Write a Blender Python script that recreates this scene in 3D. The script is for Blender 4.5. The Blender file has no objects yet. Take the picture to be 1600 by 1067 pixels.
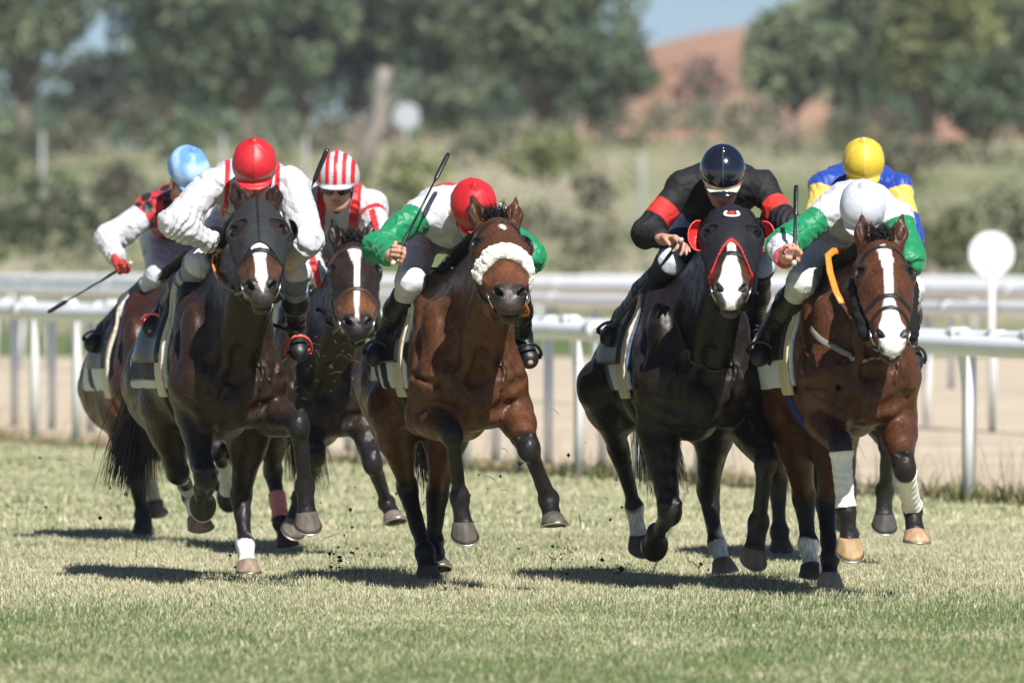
import bpy, bmesh, math, random, colorsys
import numpy as np
from mathutils import Vector, Matrix, Euler
from concurrent.futures import ThreadPoolExecutor

scene = bpy.context.scene
COL = scene.collection
random.seed(7)
RNG = np.random.default_rng(11)

# ------------------------------------------------------------------ camera, world, sun, exposure
CAM_H = 1.52                 # camera height over the turf
FPX = 300.0 / 36.0 * 1600.0  # focal length in photograph pixels
PITCH = math.atan(133.5 / FPX)
cam_data = bpy.data.cameras.new('camera')
cam_data.lens = 300.0
cam_data.sensor_width = 36.0
cam_data.clip_start = 1.0
cam_data.clip_end = 6000.0
cam_data.dof.use_dof = True
cam_data.dof.focus_distance = 38.9
cam_data.dof.aperture_fstop = 4.0
cam = bpy.data.objects.new('camera', cam_data)
cam.location = (0, 0, CAM_H)
cam.rotation_euler = (math.pi / 2 - PITCH, 0, 0)
COL.objects.link(cam)
scene.camera = cam

SUN_EL, SUN_AZ = math.radians(49), math.radians(23)   # azimuth: degrees right of the camera's back
world = bpy.data.worlds.new('World')
scene.world = world
world.use_nodes = True
wn = world.node_tree
wn.nodes.clear()
w_out = wn.nodes.new('ShaderNodeOutputWorld')
w_bg = wn.nodes.new('ShaderNodeBackground')
w_sky = wn.nodes.new('ShaderNodeTexSky')
w_sky.sky_type = 'NISHITA'
w_sky.sun_disc = False
w_sky.sun_elevation = SUN_EL
w_sky.sun_rotation = math.pi - SUN_AZ
w_sky.air_density = 0.5
w_sky.dust_density = 0.1
w_sky.ozone_density = 2.6
w_bg.inputs['Strength'].default_value = 0.062
wn.links.new(w_sky.outputs[0], w_bg.inputs[0])
wn.links.new(w_bg.outputs[0], w_out.inputs[0])

sun_data = bpy.data.lights.new('sun', 'SUN')
sun_data.energy = 5.0
sun_data.angle = math.radians(0.5)
sun_data.color = (1.0, 0.98, 0.94)
sun = bpy.data.objects.new('sun', sun_data)
sun_dir = Vector((math.sin(SUN_AZ) * math.cos(SUN_EL), -math.cos(SUN_AZ) * math.cos(SUN_EL), math.sin(SUN_EL)))
sun.rotation_euler = sun_dir.to_track_quat('Z', 'Y').to_euler()
sun.location = (10, -10, 30)
COL.objects.link(sun)

scene.view_settings.view_transform = 'Standard'
scene.view_settings.look = 'None'
scene.view_settings.exposure = 0.6
scene.view_settings.gamma = 1.0

# ------------------------------------------------------------------ vectors, photograph rays
def V(*a): return np.array(a, dtype=np.float64)
def unit(v):
    v = np.asarray(v, dtype=np.float64)
    return v / (np.linalg.norm(v) + 1e-12)
CAM = V(0, 0, CAM_H)
FW = V(0, math.cos(PITCH), -math.sin(PITCH)); UPV = V(0, math.sin(PITCH), math.cos(PITCH)); ZZ = V(0, 0, 1.)
def ray(px, py):
    d = FW + (px - 800) / FPX * V(1, 0, 0) + (533.5 - py) / FPX * UPV
    return d / d[1]
def P(px, py, d):
    """point that stands d metres from the camera on the line of sight through a photograph pixel"""
    return CAM + ray(px, py) * d
def solve(parent, px, py, L, sgn):
    """point on a line of sight at bone length L from parent, nearer (-1) or farther (+1)"""
    r = ray(px, py); ru = unit(r)
    t0 = np.dot(parent - CAM, ru)
    c = CAM + ru * t0
    h2 = L * L - np.dot(c - parent, c - parent)
    if h2 < 0:
        return parent + unit(c - parent) * L
    return c + ru * (sgn * math.sqrt(h2))
def lin(r, g, b):
    f = lambda c: (c / 255 / 12.92) if c <= 10 else ((c / 255 + 0.055) / 1.055) ** 2.4
    return np.array([f(r), f(g), f(b)])

# ------------------------------------------------------------------ signed-distance modelling
class Prims(list):
    def cone(self, a, b, r1, r2, k=.03, tag='', flat=None, sub=False):
        a = np.asarray(a, float); b = np.asarray(b, float)
        if flat is not None:
            n = unit(flat[0]); s = flat[1]
        else:
            n = None; s = 1.
        self.append(dict(t='c', a=a, b=b, r1=r1, r2=r2, k=k, tag=tag, n=n, s=s, sub=sub))
    def ball(self, c, r, k=.03, tag='', sub=False):
        self.ell(c, (V(1, 0, 0), V(0, 1, 0), V(0, 0, 1)), (r, r, r), k, tag, sub)
    def ell(self, c, axes, rad, k=.03, tag='', sub=False):
        self.append(dict(t='e', a=np.asarray(c, float), M=np.array([unit(x) for x in axes]), rad=np.array(rad, float), k=k, tag=tag, sub=sub))

def prim_d(p, pts, want_t=False):
    if p['t'] == 'c':
        a = p['a']; ba = p['b'] - a
        q = pts - a.astype(np.float32)
        if p['n'] is not None:
            n = p['n'].astype(np.float32); g = np.float32(1 / p['s'] - 1)
            q = q + np.outer(q @ n, n) * g
            ba = ba + p['n'] * np.dot(ba, p['n']) * (1 / p['s'] - 1)
        baf = ba.astype(np.float32)
        t = np.clip((q @ baf) / np.float32(np.dot(ba, ba) + 1e-9), 0, 1)
        e = q - t[:, None] * baf
        d = (np.sqrt(np.einsum('ij,ij->i', e, e)) - (p['r1'] + t * np.float32(p['r2'] - p['r1']))) * np.float32(min(p['s'], 1))
    else:
        q = (pts - p['a'].astype(np.float32)) @ p['M'].T.astype(np.float32)
        r = p['rad'].astype(np.float32)
        u1 = q / r
        k0 = np.sqrt(np.einsum('ij,ij->i', u1, u1)) + np.float32(1e-6)
        u2 = u1 / r
        k1 = np.sqrt(np.einsum('ij,ij->i', u2, u2)) + np.float32(1e-6)
        d = k0 * (k0 - 1) / k1
        t = u1[:, 1] if want_t else None
    return (d, t) if want_t else d

def smin(a, b, k):
    if k <= 1e-6: return np.minimum(a, b)
    h = np.maximum(k - np.abs(a - b), 0) / k
    return np.minimum(a, b) - h * h * (k * .25)
def smax(a, b, k): return -smin(-a, -b, k)

def sdf(prims, pts):
    pts = np.asarray(pts, dtype=np.float32)
    F = np.full(len(pts), 1e3, np.float32)
    for p in prims:
        d = prim_d(p, pts)
        F = smax(F, -d, p['k']) if p['sub'] else smin(F, d, p['k'])
    return F

def prim_bounds(p):
    if p['t'] == 'c':
        r = max(p['r1'], p['r2']) * max(1, p['s'])
        return np.minimum(p['a'], p['b']) - r, np.maximum(p['a'], p['b']) + r
    e = np.sqrt(((p['M'] * p['rad'][:, None]) ** 2).sum(0))
    return p['a'] - e, p['a'] + e

def mesh_sdf(prims, h, post=None, bbox=None, pad=.03, slack=.0):
    """sparse sampling + surface nets -> verts, quads"""
    if bbox is None:
        bs = [prim_bounds(p) for p in prims if not p['sub']]
        lo = np.min([b[0] for b in bs], 0) - pad; hi = np.max([b[1] for b in bs], 0) + pad
    else:
        lo, hi = np.array(bbox[0], float), np.array(bbox[1], float)
    B = 8
    nb = np.ceil((hi - lo) / (h * B)).astype(int) + 1
    ii = np.stack(np.meshgrid(*[np.arange(n) for n in nb], indexing='ij'), -1).reshape(-1, 3)
    cen = (lo + (ii * B + 3.5) * h).astype(np.float32)
    half = h * B * .87
    dcs = [prim_d(p, cen) for p in prims]
    Fc = np.full(len(cen), 1e3, np.float32)
    for p, d in zip(prims, dcs):
        Fc = smax(Fc, -d, p['k']) if p['sub'] else smin(Fc, d, p['k'])
    if post: Fc = post(cen, Fc)
    act = np.abs(Fc) < half * 1.35 + slack
    G = np.where(Fc < 0, np.float32(-1), np.float32(1))[:, None] * np.ones((1, B ** 3), np.float32)
    aidx = np.nonzero(act)[0]
    if len(aidx) == 0: return np.zeros((0, 3)), np.zeros((0, 4), int)
    off = np.stack(np.meshgrid(*[np.arange(B)] * 3, indexing='ij'), -1).reshape(-1, 3) * h
    pts = ((lo + ii[aidx] * B * h)[:, None, :] + off[None]).astype(np.float32)
    F = np.full((len(aidx), B ** 3), .5, np.float32)
    for p, d in zip(prims, dcs):
        m = d[aidx] < half * 1.35 + p['k'] + .02 + slack
        if not m.any(): continue
        q = pts[m].reshape(-1, 3)
        dd = prim_d(p, q).reshape(-1, B ** 3)
        F[m] = smax(F[m], -dd, p['k']) if p['sub'] else smin(F[m], dd, p['k'])
    if post: F = post(pts.reshape(-1, 3), F.reshape(-1)).reshape(F.shape)
    G[aidx] = F
    del pts
    n = nb * B
    G = G.reshape(nb[0], nb[1], nb[2], B, B, B).transpose(0, 3, 1, 4, 2, 5).reshape(n)
    ins = G < 0
    c = np.zeros(n - 1, np.int8)
    sl = [slice(0, -1), slice(1, None)]
    for a in (0, 1):
        for b in (0, 1):
            for d in (0, 1):
                c += ins[sl[a], sl[b], sl[d]]
    cells = np.argwhere((c > 0) & (c < 8))
    if len(cells) == 0: return np.zeros((0, 3)), np.zeros((0, 4), int)
    vid = np.full(n - 1, -1, np.int32)
    vid[cells[:, 0], cells[:, 1], cells[:, 2]] = np.arange(len(cells))
    cr = np.array([[x, y, z] for x in (0, 1) for y in (0, 1) for z in (0, 1)])
    val = np.stack([G[cells[:, 0] + o[0], cells[:, 1] + o[1], cells[:, 2] + o[2]] for o in cr], 1)
    acc = np.zeros((len(cells), 3)); cnt = np.zeros(len(cells))
    for i in range(8):
        for j in range(i + 1, 8):
            if np.abs(cr[i] - cr[j]).sum() != 1: continue
            a, b = val[:, i], val[:, j]
            m = (a < 0) != (b < 0)
            t = np.where(m, a / np.where(m, a - b, 1), 0)
            acc += np.where(m[:, None], cr[i] + t[:, None] * (cr[j] - cr[i]), 0); cnt += m
    verts = lo + (cells + acc / cnt[:, None]) * h
    quads = []
    for ax in range(3):
        o = [slice(1, -1)] * 3; o[ax] = slice(0, -1)
        o2 = [slice(1, -1)] * 3; o2[ax] = slice(1, None)
        A = ins[tuple(o)]; Bn = ins[tuple(o2)]
        e = np.argwhere(A != Bn)
        if len(e) == 0: continue
        flip = A[e[:, 0], e[:, 1], e[:, 2]]
        base = e + 1; base[:, ax] -= 1
        b1, b2 = (ax + 1) % 3, (ax + 2) % 3
        def g(d1, d2):
            q = base.copy(); q[:, b1] += d1; q[:, b2] += d2
            return vid[q[:, 0], q[:, 1], q[:, 2]]
        Q = np.stack([g(-1, -1), g(0, -1), g(0, 0), g(-1, 0)], 1)
        Q[~flip] = Q[~flip][:, ::-1]
        quads.append(Q)
    quads = np.concatenate(quads)
    quads = quads[(quads >= 0).all(1)]
    return verts, quads

def closest_tag(prims, pts):
    """per point: index of the nearest non-cut primitive and the position along it"""
    best = np.full(len(pts), 1e9, np.float32); idx = np.zeros(len(pts), int); tt = np.zeros(len(pts), np.float32)
    pts = np.asarray(pts, np.float32)
    for i, p in enumerate(prims):
        if p['sub']: continue
        lo, hi = prim_bounds(p); nb = np.nonzero(((pts > (lo - .06)) & (pts < (hi + .06))).all(1))[0]
        if len(nb) == 0: continue
        d, t = prim_d(p, pts[nb], True)
        m = d < best[nb]; g = nb[m]
        best[g] = d[m]; idx[g] = i; tt[g] = t[m]
    return idx, tt

def cast(prims, px, py, near, off=0.):
    """where a line of sight meets a modelled body"""
    r = unit(ray(px, py)); p = CAM + r * (near / r[1])
    for _ in range(90):
        d = float(sdf(prims, p[None])[0]) - off
        if d < .0006: break
        p = p + r * max(d * .8, .001)
    return p
def snap(prims, pts, off=0., it=6):
    pts = np.array(pts, float)
    e = 2e-3
    for _ in range(it):
        d = sdf(prims, pts) - off
        g = np.stack([(sdf(prims, pts + e * np.eye(3)[i]) - sdf(prims, pts - e * np.eye(3)[i])) / (2 * e) for i in range(3)], 1)
        g /= np.linalg.norm(g, axis=1, keepdims=True) + 1e-9
        pts -= g * d[:, None] * .9
    return pts, g

def wob(p, f, seed=0):
    """cheap smooth noise in -1..1"""
    r = np.random.default_rng(seed)
    o = np.zeros(len(p), np.float32)
    for i in range(5):
        k = unit(r.normal(size=3)) * f * r.uniform(.6, 1.5)
        k2 = unit(r.normal(size=3)) * f * .5
        o += np.sin(p @ k.astype(np.float32) + np.float32(r.uniform(0, 6)) + 1.6 * np.sin(p @ k2.astype(np.float32) + np.float32(r.uniform(0, 6))))
    return o / 3.2

# ------------------------------------------------------------------ objects
def tag(o, label=None, cat=None, group=None, kind=None):
    if label: o['label'] = label
    if cat: o['category'] = cat
    if group: o['group'] = group
    if kind: o['kind'] = kind
    return o
def empty(name, loc):
    o = bpy.data.objects.new(name, None); o.empty_display_size = .2
    o.location = tuple(loc); COL.objects.link(o)
    return o
def world_loc(o):
    w = np.zeros(3)
    while o is not None:
        w = w + np.array(o.location); o = o.parent
    return w
def mesh_obj(name, verts, faces, mat, parent=None, cols=None, smooth=True, origin=None, attr=None):
    """ONE mesh object from numpy arrays given in world space; faces all of one size"""
    verts = np.asarray(verts, float)
    if origin is None:
        origin = verts.mean(0) if parent is None else world_loc(parent)
    me = bpy.data.meshes.new(name)
    v = (verts - origin).astype(np.float32)
    if isinstance(faces, np.ndarray):
        k = faces.shape[1]; nf = len(faces)
        me.vertices.add(len(v)); me.vertices.foreach_set('co', v.ravel())
        me.loops.add(nf * k); me.loops.foreach_set('vertex_index', faces.astype(np.int32).ravel())
        me.polygons.add(nf); me.polygons.foreach_set('loop_start', np.arange(0, nf * k, k, dtype=np.int32))
        me.update(calc_edges=True)
        me.validate()
    else:
        me.from_pydata([tuple(x) for x in v], [], [tuple(f) for f in faces])
    if smooth: me.polygons.foreach_set('use_smooth', np.ones(len(me.polygons), bool))
    if cols is not None:
        a = me.color_attributes.new('tint', 'FLOAT_COLOR', 'POINT')
        c4 = np.ones((len(v), 4), np.float32); c4[:, :3] = cols
        a.data.foreach_set('color', c4.ravel())
    me.materials.append(mat)
    me.update()
    o = bpy.data.objects.new(name, me)
    COL.objects.link(o)
    if parent is not None:
        o.parent = parent
        o.location = tuple(origin - world_loc(parent))
    else:
        o.location = tuple(origin)
    return o

class MB:
    """collects shapes into one mesh"""
    def __init__(s): s.v = []; s.f = []; s.c = []
    def add(s, vs, fs, col=None):
        n = len(s.v); s.v += [np.asarray(x, float) for x in vs]; s.f += [tuple(i + n for i in f) for f in fs]
        s.c += [col if col is not None else (1, 1, 1)] * len(vs)
    def tube(s, pts, rad, n=8, flat=None, col=None, cap=True):
        """tube along points; flat=(normal list or vector, ratio) squeezes it into a strap"""
        pts = [np.asarray(p, float) for p in pts]; m = len(pts)
        if np.isscalar(rad): rad = [rad] * m
        vs = []; ref = None
        for i in range(m):
            t = unit(pts[min(i + 1, m - 1)] - pts[max(i - 1, 0)])
            if flat is not None:
                nn = flat[0] if np.ndim(flat[0]) == 1 else flat[0][i]
                a = unit(np.asarray(nn) - t * np.dot(nn, t)); b = np.cross(t, a); q = flat[1]
            else:
                if ref is None: ref = V(0, 0, 1) if abs(t[2]) < .9 else V(1, 0, 0)
                a = unit(ref - t * np.dot(ref, t)); b = np.cross(t, a); q = 1; ref = a
            for k in range(n):
                th = 2 * math.pi * k / n
                vs.append(pts[i] + a * math.cos(th) * rad[i] * q + b * math.sin(th) * rad[i])
        fs = []
        for i in range(m - 1):
            for k in range(n):
                fs.append((i * n + k, i * n + (k + 1) % n, (i + 1) * n + (k + 1) % n, (i + 1) * n + k))
        if cap:
            fs.append(tuple(range(n))[::-1]); fs.append(tuple((m - 1) * n + k for k in range(n)))
        s.add(vs, fs, col)
    def torus(s, c, nrm, R, r, n=20, m=8, sq=(1, 1), up=None, arc=1., col=None):
        nrm = unit(nrm); a = unit((up if up is not None else V(.1, .2, 1)) - nrm * np.dot(up if up is not None else V(.1, .2, 1), nrm)); b = np.cross(nrm, a)
        pts = [c + a * math.cos(2 * math.pi * arc * i / n) * R * sq[0] + b * math.sin(2 * math.pi * arc * i / n) * R * sq[1] for i in range(n + 1)]
        s.tube(pts, r, m, col=col, cap=arc < 1)
    def box(s, c, ax, half, col=None):
        ax = [unit(a) for a in ax]
        vs = [c + ax[0] * half[0] * i + ax[1] * half[1] * j + ax[2] * half[2] * k for i in (-1, 1) for j in (-1, 1) for k in (-1, 1)]
        s.add(vs, [(0, 1, 3, 2), (4, 6, 7, 5), (0, 4, 5, 1), (2, 3, 7, 6), (0, 2, 6, 4), (1, 5, 7, 3)], col)
    def build(s, name, mat, parent=None, smooth=True, origin=None):
        return mesh_obj(name, np.array(s.v), s.f, mat, parent, np.array(s.c), smooth, origin)

def strands(lines, r0, r1, nseg):
    """many hairs (K, nseg, 3) -> three-sided tapering tubes as arrays"""
    L = np.asarray(lines, float); K = len(L)
    T = np.gradient(L, axis=1); T /= np.linalg.norm(T, axis=2, keepdims=True) + 1e-9
    ref = RNG.normal(size=(K, 1, 3)); a = np.cross(T, ref); a /= np.linalg.norm(a, axis=2, keepdims=True) + 1e-9
    b = np.cross(T, a)
    rr = np.linspace(r0, r1, nseg)[None, :, None]
    ring = np.stack([L + rr * (a * math.cos(q) + b * math.sin(q)) for q in (0, 2.1, 4.2)], 2)
    idx = np.arange(K * nseg * 3).reshape(K, nseg, 3)
    fs = []
    for k in range(3):
        fs.append(np.stack([idx[:, :-1, k], idx[:, :-1, (k + 1) % 3], idx[:, 1:, (k + 1) % 3], idx[:, 1:, k]], -1).reshape(-1, 4))
    return ring.reshape(-1, 3), np.concatenate(fs)

# ------------------------------------------------------------------ materials
MATS = {}
def material(name, col=None, rough=.5, spec=.5, metal=0., noise=0., nscale=20., bump=0., bscale=80., sheen=0., coat=0., sss=0., stretch=None, trans=0., bdist=.01, crease=0., cscale=9., rvar=0., fine=0.):
    """procedural surface: colour (or the object's own tint) x fine noise, plus bump"""
    if name in MATS: return MATS[name]
    m = bpy.data.materials.new(name); m.use_nodes = True
    nt = m.node_tree; N = nt.nodes; L = nt.links
    bs = N['Principled BSDF']
    bs.inputs['Roughness'].default_value = rough
    bs.inputs['Specular IOR Level'].default_value = spec
    bs.inputs['Metallic'].default_value = metal
    bs.inputs['Sheen Weight'].default_value = sheen
    bs.inputs['Coat Weight'].default_value = coat
    bs.inputs['Coat Roughness'].default_value = .15
    if sss:
        bs.inputs['Subsurface Weight'].default_value = sss
        bs.inputs['Subsurface Radius'].default_value = (.01, .004, .002)
        bs.inputs['Subsurface Scale'].default_value = 1.
    geo = N.new('ShaderNodeTexCoord')
    mp = N.new('ShaderNodeMapping')
    if stretch: mp.inputs['Scale'].default_value = stretch
    L.new(geo.outputs['Object'], mp.inputs[0])
    if col is None:
        at = N.new('ShaderNodeAttribute'); at.attribute_name = 'tint'
        src = at.outputs['Color']
    else:
        rgb = N.new('ShaderNodeRGB'); rgb.outputs[0].default_value = (*col, 1)
        src = rgb.outputs[0]
    if noise:
        tx = N.new('ShaderNodeTexNoise'); tx.inputs['Scale'].default_value = nscale; tx.inputs['Detail'].default_value = 5
        L.new(mp.outputs[0], tx.inputs['Vector'])
        mr = N.new('ShaderNodeMapRange'); mr.inputs['From Min'].default_value = .25; mr.inputs['From Max'].default_value = .75
        mr.inputs['To Min'].default_value = 1 - noise; mr.inputs['To Max'].default_value = 1 + noise
        L.new(tx.outputs['Fac'], mr.inputs['Value'])
        mx = N.new('ShaderNodeVectorMath'); mx.operation = 'SCALE'
        L.new(src, mx.inputs[0]); L.new(mr.outputs[0], mx.inputs['Scale'])
        src = mx.outputs[0]
    if fine:                             # short lying hair: fine streaks in tone
        tf = N.new('ShaderNodeTexNoise'); tf.inputs['Scale'].default_value = 110; tf.inputs['Detail'].default_value = 3
        fm = N.new('ShaderNodeMapping'); fm.inputs['Scale'].default_value = (1, .5, .28); L.new(geo.outputs['Object'], fm.inputs[0]); L.new(fm.outputs[0], tf.inputs['Vector'])
        fr_ = N.new('ShaderNodeMapRange'); fr_.inputs['From Min'].default_value = .3; fr_.inputs['From Max'].default_value = .7; fr_.inputs['To Min'].default_value = 1 - fine; fr_.inputs['To Max'].default_value = 1 + fine
        L.new(tf.outputs['Fac'], fr_.inputs['Value'])
        fx = N.new('ShaderNodeVectorMath'); fx.operation = 'SCALE'; L.new(src, fx.inputs[0]); L.new(fr_.outputs[0], fx.inputs['Scale']); src = fx.outputs[0]
    if rvar:
        tr_ = N.new('ShaderNodeTexNoise'); tr_.inputs['Scale'].default_value = 24; tr_.inputs['Detail'].default_value = 6
        L.new(mp.outputs[0], tr_.inputs['Vector'])
        rm = N.new('ShaderNodeMapRange'); rm.inputs['From Min'].default_value = .3; rm.inputs['From Max'].default_value = .7; rm.inputs['To Min'].default_value = rough - rvar; rm.inputs['To Max'].default_value = rough + rvar
        L.new(tr_.outputs['Fac'], rm.inputs['Value']); L.new(rm.outputs[0], bs.inputs['Roughness'])
    L.new(src, bs.inputs['Base Color'])
    if bump:
        tb = N.new('ShaderNodeTexNoise'); tb.inputs['Scale'].default_value = bscale; tb.inputs['Detail'].default_value = 3
        L.new(mp.outputs[0], tb.inputs['Vector'])
        bp = N.new('ShaderNodeBump'); bp.inputs['Strength'].default_value = bump; bp.inputs['Distance'].default_value = bdist
        L.new(tb.outputs['Fac'], bp.inputs['Height']); L.new(bp.outputs[0], bs.inputs['Normal'])
        if crease:                       # ridged noise: sharp folds in thin cloth
            tc = N.new('ShaderNodeTexNoise'); tc.inputs['Scale'].default_value = cscale; tc.inputs['Detail'].default_value = 2.5; tc.inputs['Distortion'].default_value = .9
            L.new(mp.outputs[0], tc.inputs['Vector'])
            m1 = N.new('ShaderNodeMath'); m1.operation = 'SUBTRACT'; m1.inputs[1].default_value = .5; L.new(tc.outputs['Fac'], m1.inputs[0])
            m2 = N.new('ShaderNodeMath'); m2.operation = 'ABSOLUTE'; L.new(m1.outputs[0], m2.inputs[0])
            m3 = N.new('ShaderNodeMath'); m3.operation = 'POWER'; m3.inputs[1].default_value = .7; L.new(m2.outputs[0], m3.inputs[0])
            b2 = N.new('ShaderNodeBump'); b2.inputs['Strength'].default_value = crease; b2.inputs['Distance'].default_value = .045
            L.new(m3.outputs[0], b2.inputs['Height']); L.new(bp.outputs[0], b2.inputs['Normal']); L.new(b2.outputs[0], bs.inputs['Normal'])
    if trans:
        tr = N.new('ShaderNodeBsdfTranslucent'); ms = N.new('ShaderNodeMixShader'); ms.inputs[0].default_value = trans
        L.new(src, tr.inputs[0]); L.new(bs.outputs[0], ms.inputs[1]); L.new(tr.outputs[0], ms.inputs[2])
        L.new(ms.outputs[0], N['Material Output'].inputs[0])
    MATS[name] = m
    return m

M_COAT = material('horse coat', None, .43, .36, noise=.28, nscale=13, bump=.55, bscale=42, bdist=.008, rvar=.13, fine=.30)
M_COAT.node_tree.nodes['Principled BSDF'].inputs['IOR'].default_value = 1.42
M_HAIR = material('mane hair', (.012, .009, .008), .45, .5)
M_HORN = material('hoof horn', None, .6, .3, noise=.45, nscale=30, bump=.25, bscale=60, stretch=(1, 1, .2))
M_STEEL = material('worn steel', (.55, .55, .56), .35, .5, metal=1., noise=.2)
M_LEATHER = material('black leather', (.012, .011, .011), .36, .5, noise=.3, nscale=60, bump=.15, bscale=200)
M_TINTLEATHER = material('tinted leather', None, .42, .5, noise=.2, nscale=50, bump=.12, bscale=160)
M_EYE = material('eye', (.010, .006, .004), .06, .7)
M_SILK = material('racing silk', None, .47, .36, noise=.05, nscale=40, bump=.3, bscale=30, sheen=.15, bdist=.010, crease=.45, cscale=6)
M_CLOTH = material('matt cloth', None, .72, .3, noise=.10, nscale=60, bump=.3, bscale=60, bdist=.004, crease=.25, cscale=8)
M_FLEECE = material('sheepskin', (.80, .77, .70), .95, .2, noise=.12, nscale=90, bump=.9, bscale=140, bdist=.012)
M_SKIN = material('skin', None, .48, .4, noise=.06, nscale=60, sss=.08, bump=.06, bscale=300, bdist=.002)
M_SHELL = material('helmet cover', None, .46, .42, noise=.08, nscale=30, bump=.25, bscale=16, bdist=.012)
M_GLOSS = material('helmet shell', None, .12, .6, noise=.05, nscale=30, coat=.6)
M_LENS = material('goggle lens', (.010, .010, .012), .08, .7)

def ramp(x, pts):
    xs_, ys_ = zip(*pts)
    return np.interp(x, xs_, ys_)
def mixc(c, m, col):
    m = np.clip(m, 0, 1)[:, None]
    return c * (1 - m) + np.asarray(col) * m
# ------------------------------------------------------------------ setting: terrain, turf, dirt, hill
RA = (V(2.84, 52.6, 0), V(-3.55, 68.2, 0))          # running rail nearest the horses (on the ground line)
def on_line(l, t): return l[0] + (l[1] - l[0]) * t
def line_x(l, y): return l[0][0] + (l[1][0] - l[0][0]) * (y - l[0][1]) / (l[1][1] - l[0][1])
def terrain(x, y):
    s = np.clip((y - 165) / 150, 0, 1); s = s * s * (3 - 2 * s)
    z = 4.6 * s + np.clip(y - 315, 0, 1e4) * .012
    z = z + s * (.8 * np.sin(x * .045 + 1) + .5 * np.sin(x * .13 + y * .05))
    return z
def ground_material():
    m = bpy.data.materials.new('dry grassland'); m.use_nodes = True
    nt = m.node_tree; N = nt.nodes; L = nt.links; bs = N['Principled BSDF']
    bs.inputs['Roughness'].default_value = .95; bs.inputs['Specular IOR Level'].default_value = .1
    tc = N.new('ShaderNodeTexCoord')
    mp = N.new('ShaderNodeMapping'); mp.inputs['Scale'].default_value = (1, .35, 1); L.new(tc.outputs['Object'], mp.inputs[0])
    n1 = N.new('ShaderNodeTexNoise'); n1.inputs['Scale'].default_value = .11; n1.inputs['Detail'].default_value = 6; L.new(mp.outputs[0], n1.inputs['Vector'])
    n2 = N.new('ShaderNodeTexNoise'); n2.inputs['Scale'].default_value = 1.2; n2.inputs['Detail'].default_value = 5; L.new(mp.outputs[0], n2.inputs['Vector'])
    cr = N.new('ShaderNodeValToRGB'); e = cr.color_ramp.elements
    e[0].position = .36; e[0].color = (.17, .22, .085, 1); e[1].position = .64; e[1].color = (.42, .385, .26, 1)
    el = e.new(.48); el.color = (.32, .31, .18, 1)
    L.new(n1.outputs['Fac'], cr.inputs[0])
    mx = N.new('ShaderNodeMix'); mx.data_type = 'RGBA'; mx.blend_type = 'MULTIPLY'; mx.inputs[0].default_value = .5
    L.new(cr.outputs[0], mx.inputs[6]); L.new(n2.outputs['Color'], mx.inputs[7])
    L.new(mx.outputs[2], bs.inputs['Base Color'])
    return m
def sheet(name, xs, ys, zf, mat, smooth=True):
    X, Y = np.meshgrid(xs, ys, indexing='ij'); Z = zf(X, Y)
    v = np.stack([X, Y, Z], -1).reshape(-1, 3); n, k = len(xs), len(ys)
    i = np.arange(n * k).reshape(n, k)
    f = np.stack([i[:-1, :-1], i[1:, :-1], i[1:, 1:], i[:-1, 1:]], -1).reshape(-1, 4)
    return mesh_obj(name, v, f, mat, None, None, smooth, origin=V(0, 0, 0))
xs = np.concatenate([np.linspace(-1500, -90, 24), np.linspace(-80, 80, 81), np.linspace(90, 1500, 24)])
ys = np.concatenate([np.linspace(-40, 150, 20), np.linspace(155, 420, 90), np.linspace(440, 3000, 30)])
gnd = sheet('ground', xs, ys, terrain, ground_material()); tag(gnd, kind='structure')

def soil_material(name, c1, c2, sc, bump=.3):
    m = bpy.data.materials.new(name); m.use_nodes = True
    nt = m.node_tree; N = nt.nodes; L = nt.links; bs = N['Principled BSDF']
    bs.inputs['Roughness'].default_value = .95; bs.inputs['Specular IOR Level'].default_value = .15
    tc = N.new('ShaderNodeTexCoord')
    n1 = N.new('ShaderNodeTexNoise'); n1.inputs['Scale'].default_value = sc; n1.inputs['Detail'].default_value = 8; L.new(tc.outputs['Object'], n1.inputs['Vector'])
    cr = N.new('ShaderNodeValToRGB'); e = cr.color_ramp.elements
    e[0].position = .35; e[0].color = (*c1, 1); e[1].position = .65; e[1].color = (*c2, 1)
    L.new(n1.outputs['Fac'], cr.inputs[0]); L.new(cr.outputs[0], bs.inputs['Base Color'])
    n2 = N.new('ShaderNodeTexNoise'); n2.inputs['Scale'].default_value = 14; L.new(tc.outputs['Object'], n2.inputs['Vector'])
    bp = N.new('ShaderNodeBump'); bp.inputs['Strength'].default_value = bump; bp.inputs['Distance'].default_value = .05
    L.new(n2.outputs['Fac'], bp.inputs['Height']); L.new(bp.outputs[0], bs.inputs['Normal'])
    return m
# turf sheet up to the running rail, dirt training track behind it, green infield behind that
ex = 14
edge = lambda y: line_x(RA, y) + .35
tv, tf = [], []
yy = np.linspace(18, 110, 47)
for y in yy: tv += [V(-30 - y * .1, y, .004), V(edge(y), y, .004)]
tf = [(2 * i, 2 * i + 1, 2 * i + 3, 2 * i + 2) for i in range(len(yy) - 1)]
M_TURF = soil_material('turf soil and thatch', (.22, .24, .11), (.40, .37, .22), 1.3)
tag(mesh_obj('turf', np.array(tv), tf, M_TURF, None, None, False, origin=V(0, 0, 0)), kind='structure')
dv = []
for y in yy: dv += [V(edge(y), y, .008), V(edge(y) + 60, y, .008)]
M_DIRT = soil_material('pale dirt', (.43, .355, .265), (.52, .44, .335), .5)
tag(mesh_obj('dirt_track', np.array(dv), tf, M_DIRT, None, None, False, origin=V(0, 0, 0)), kind='structure')
iv = np.array([V(-60, 110, .004), V(40, 110, .004), V(40, 128, .004), V(-60, 128, .004)])
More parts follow.
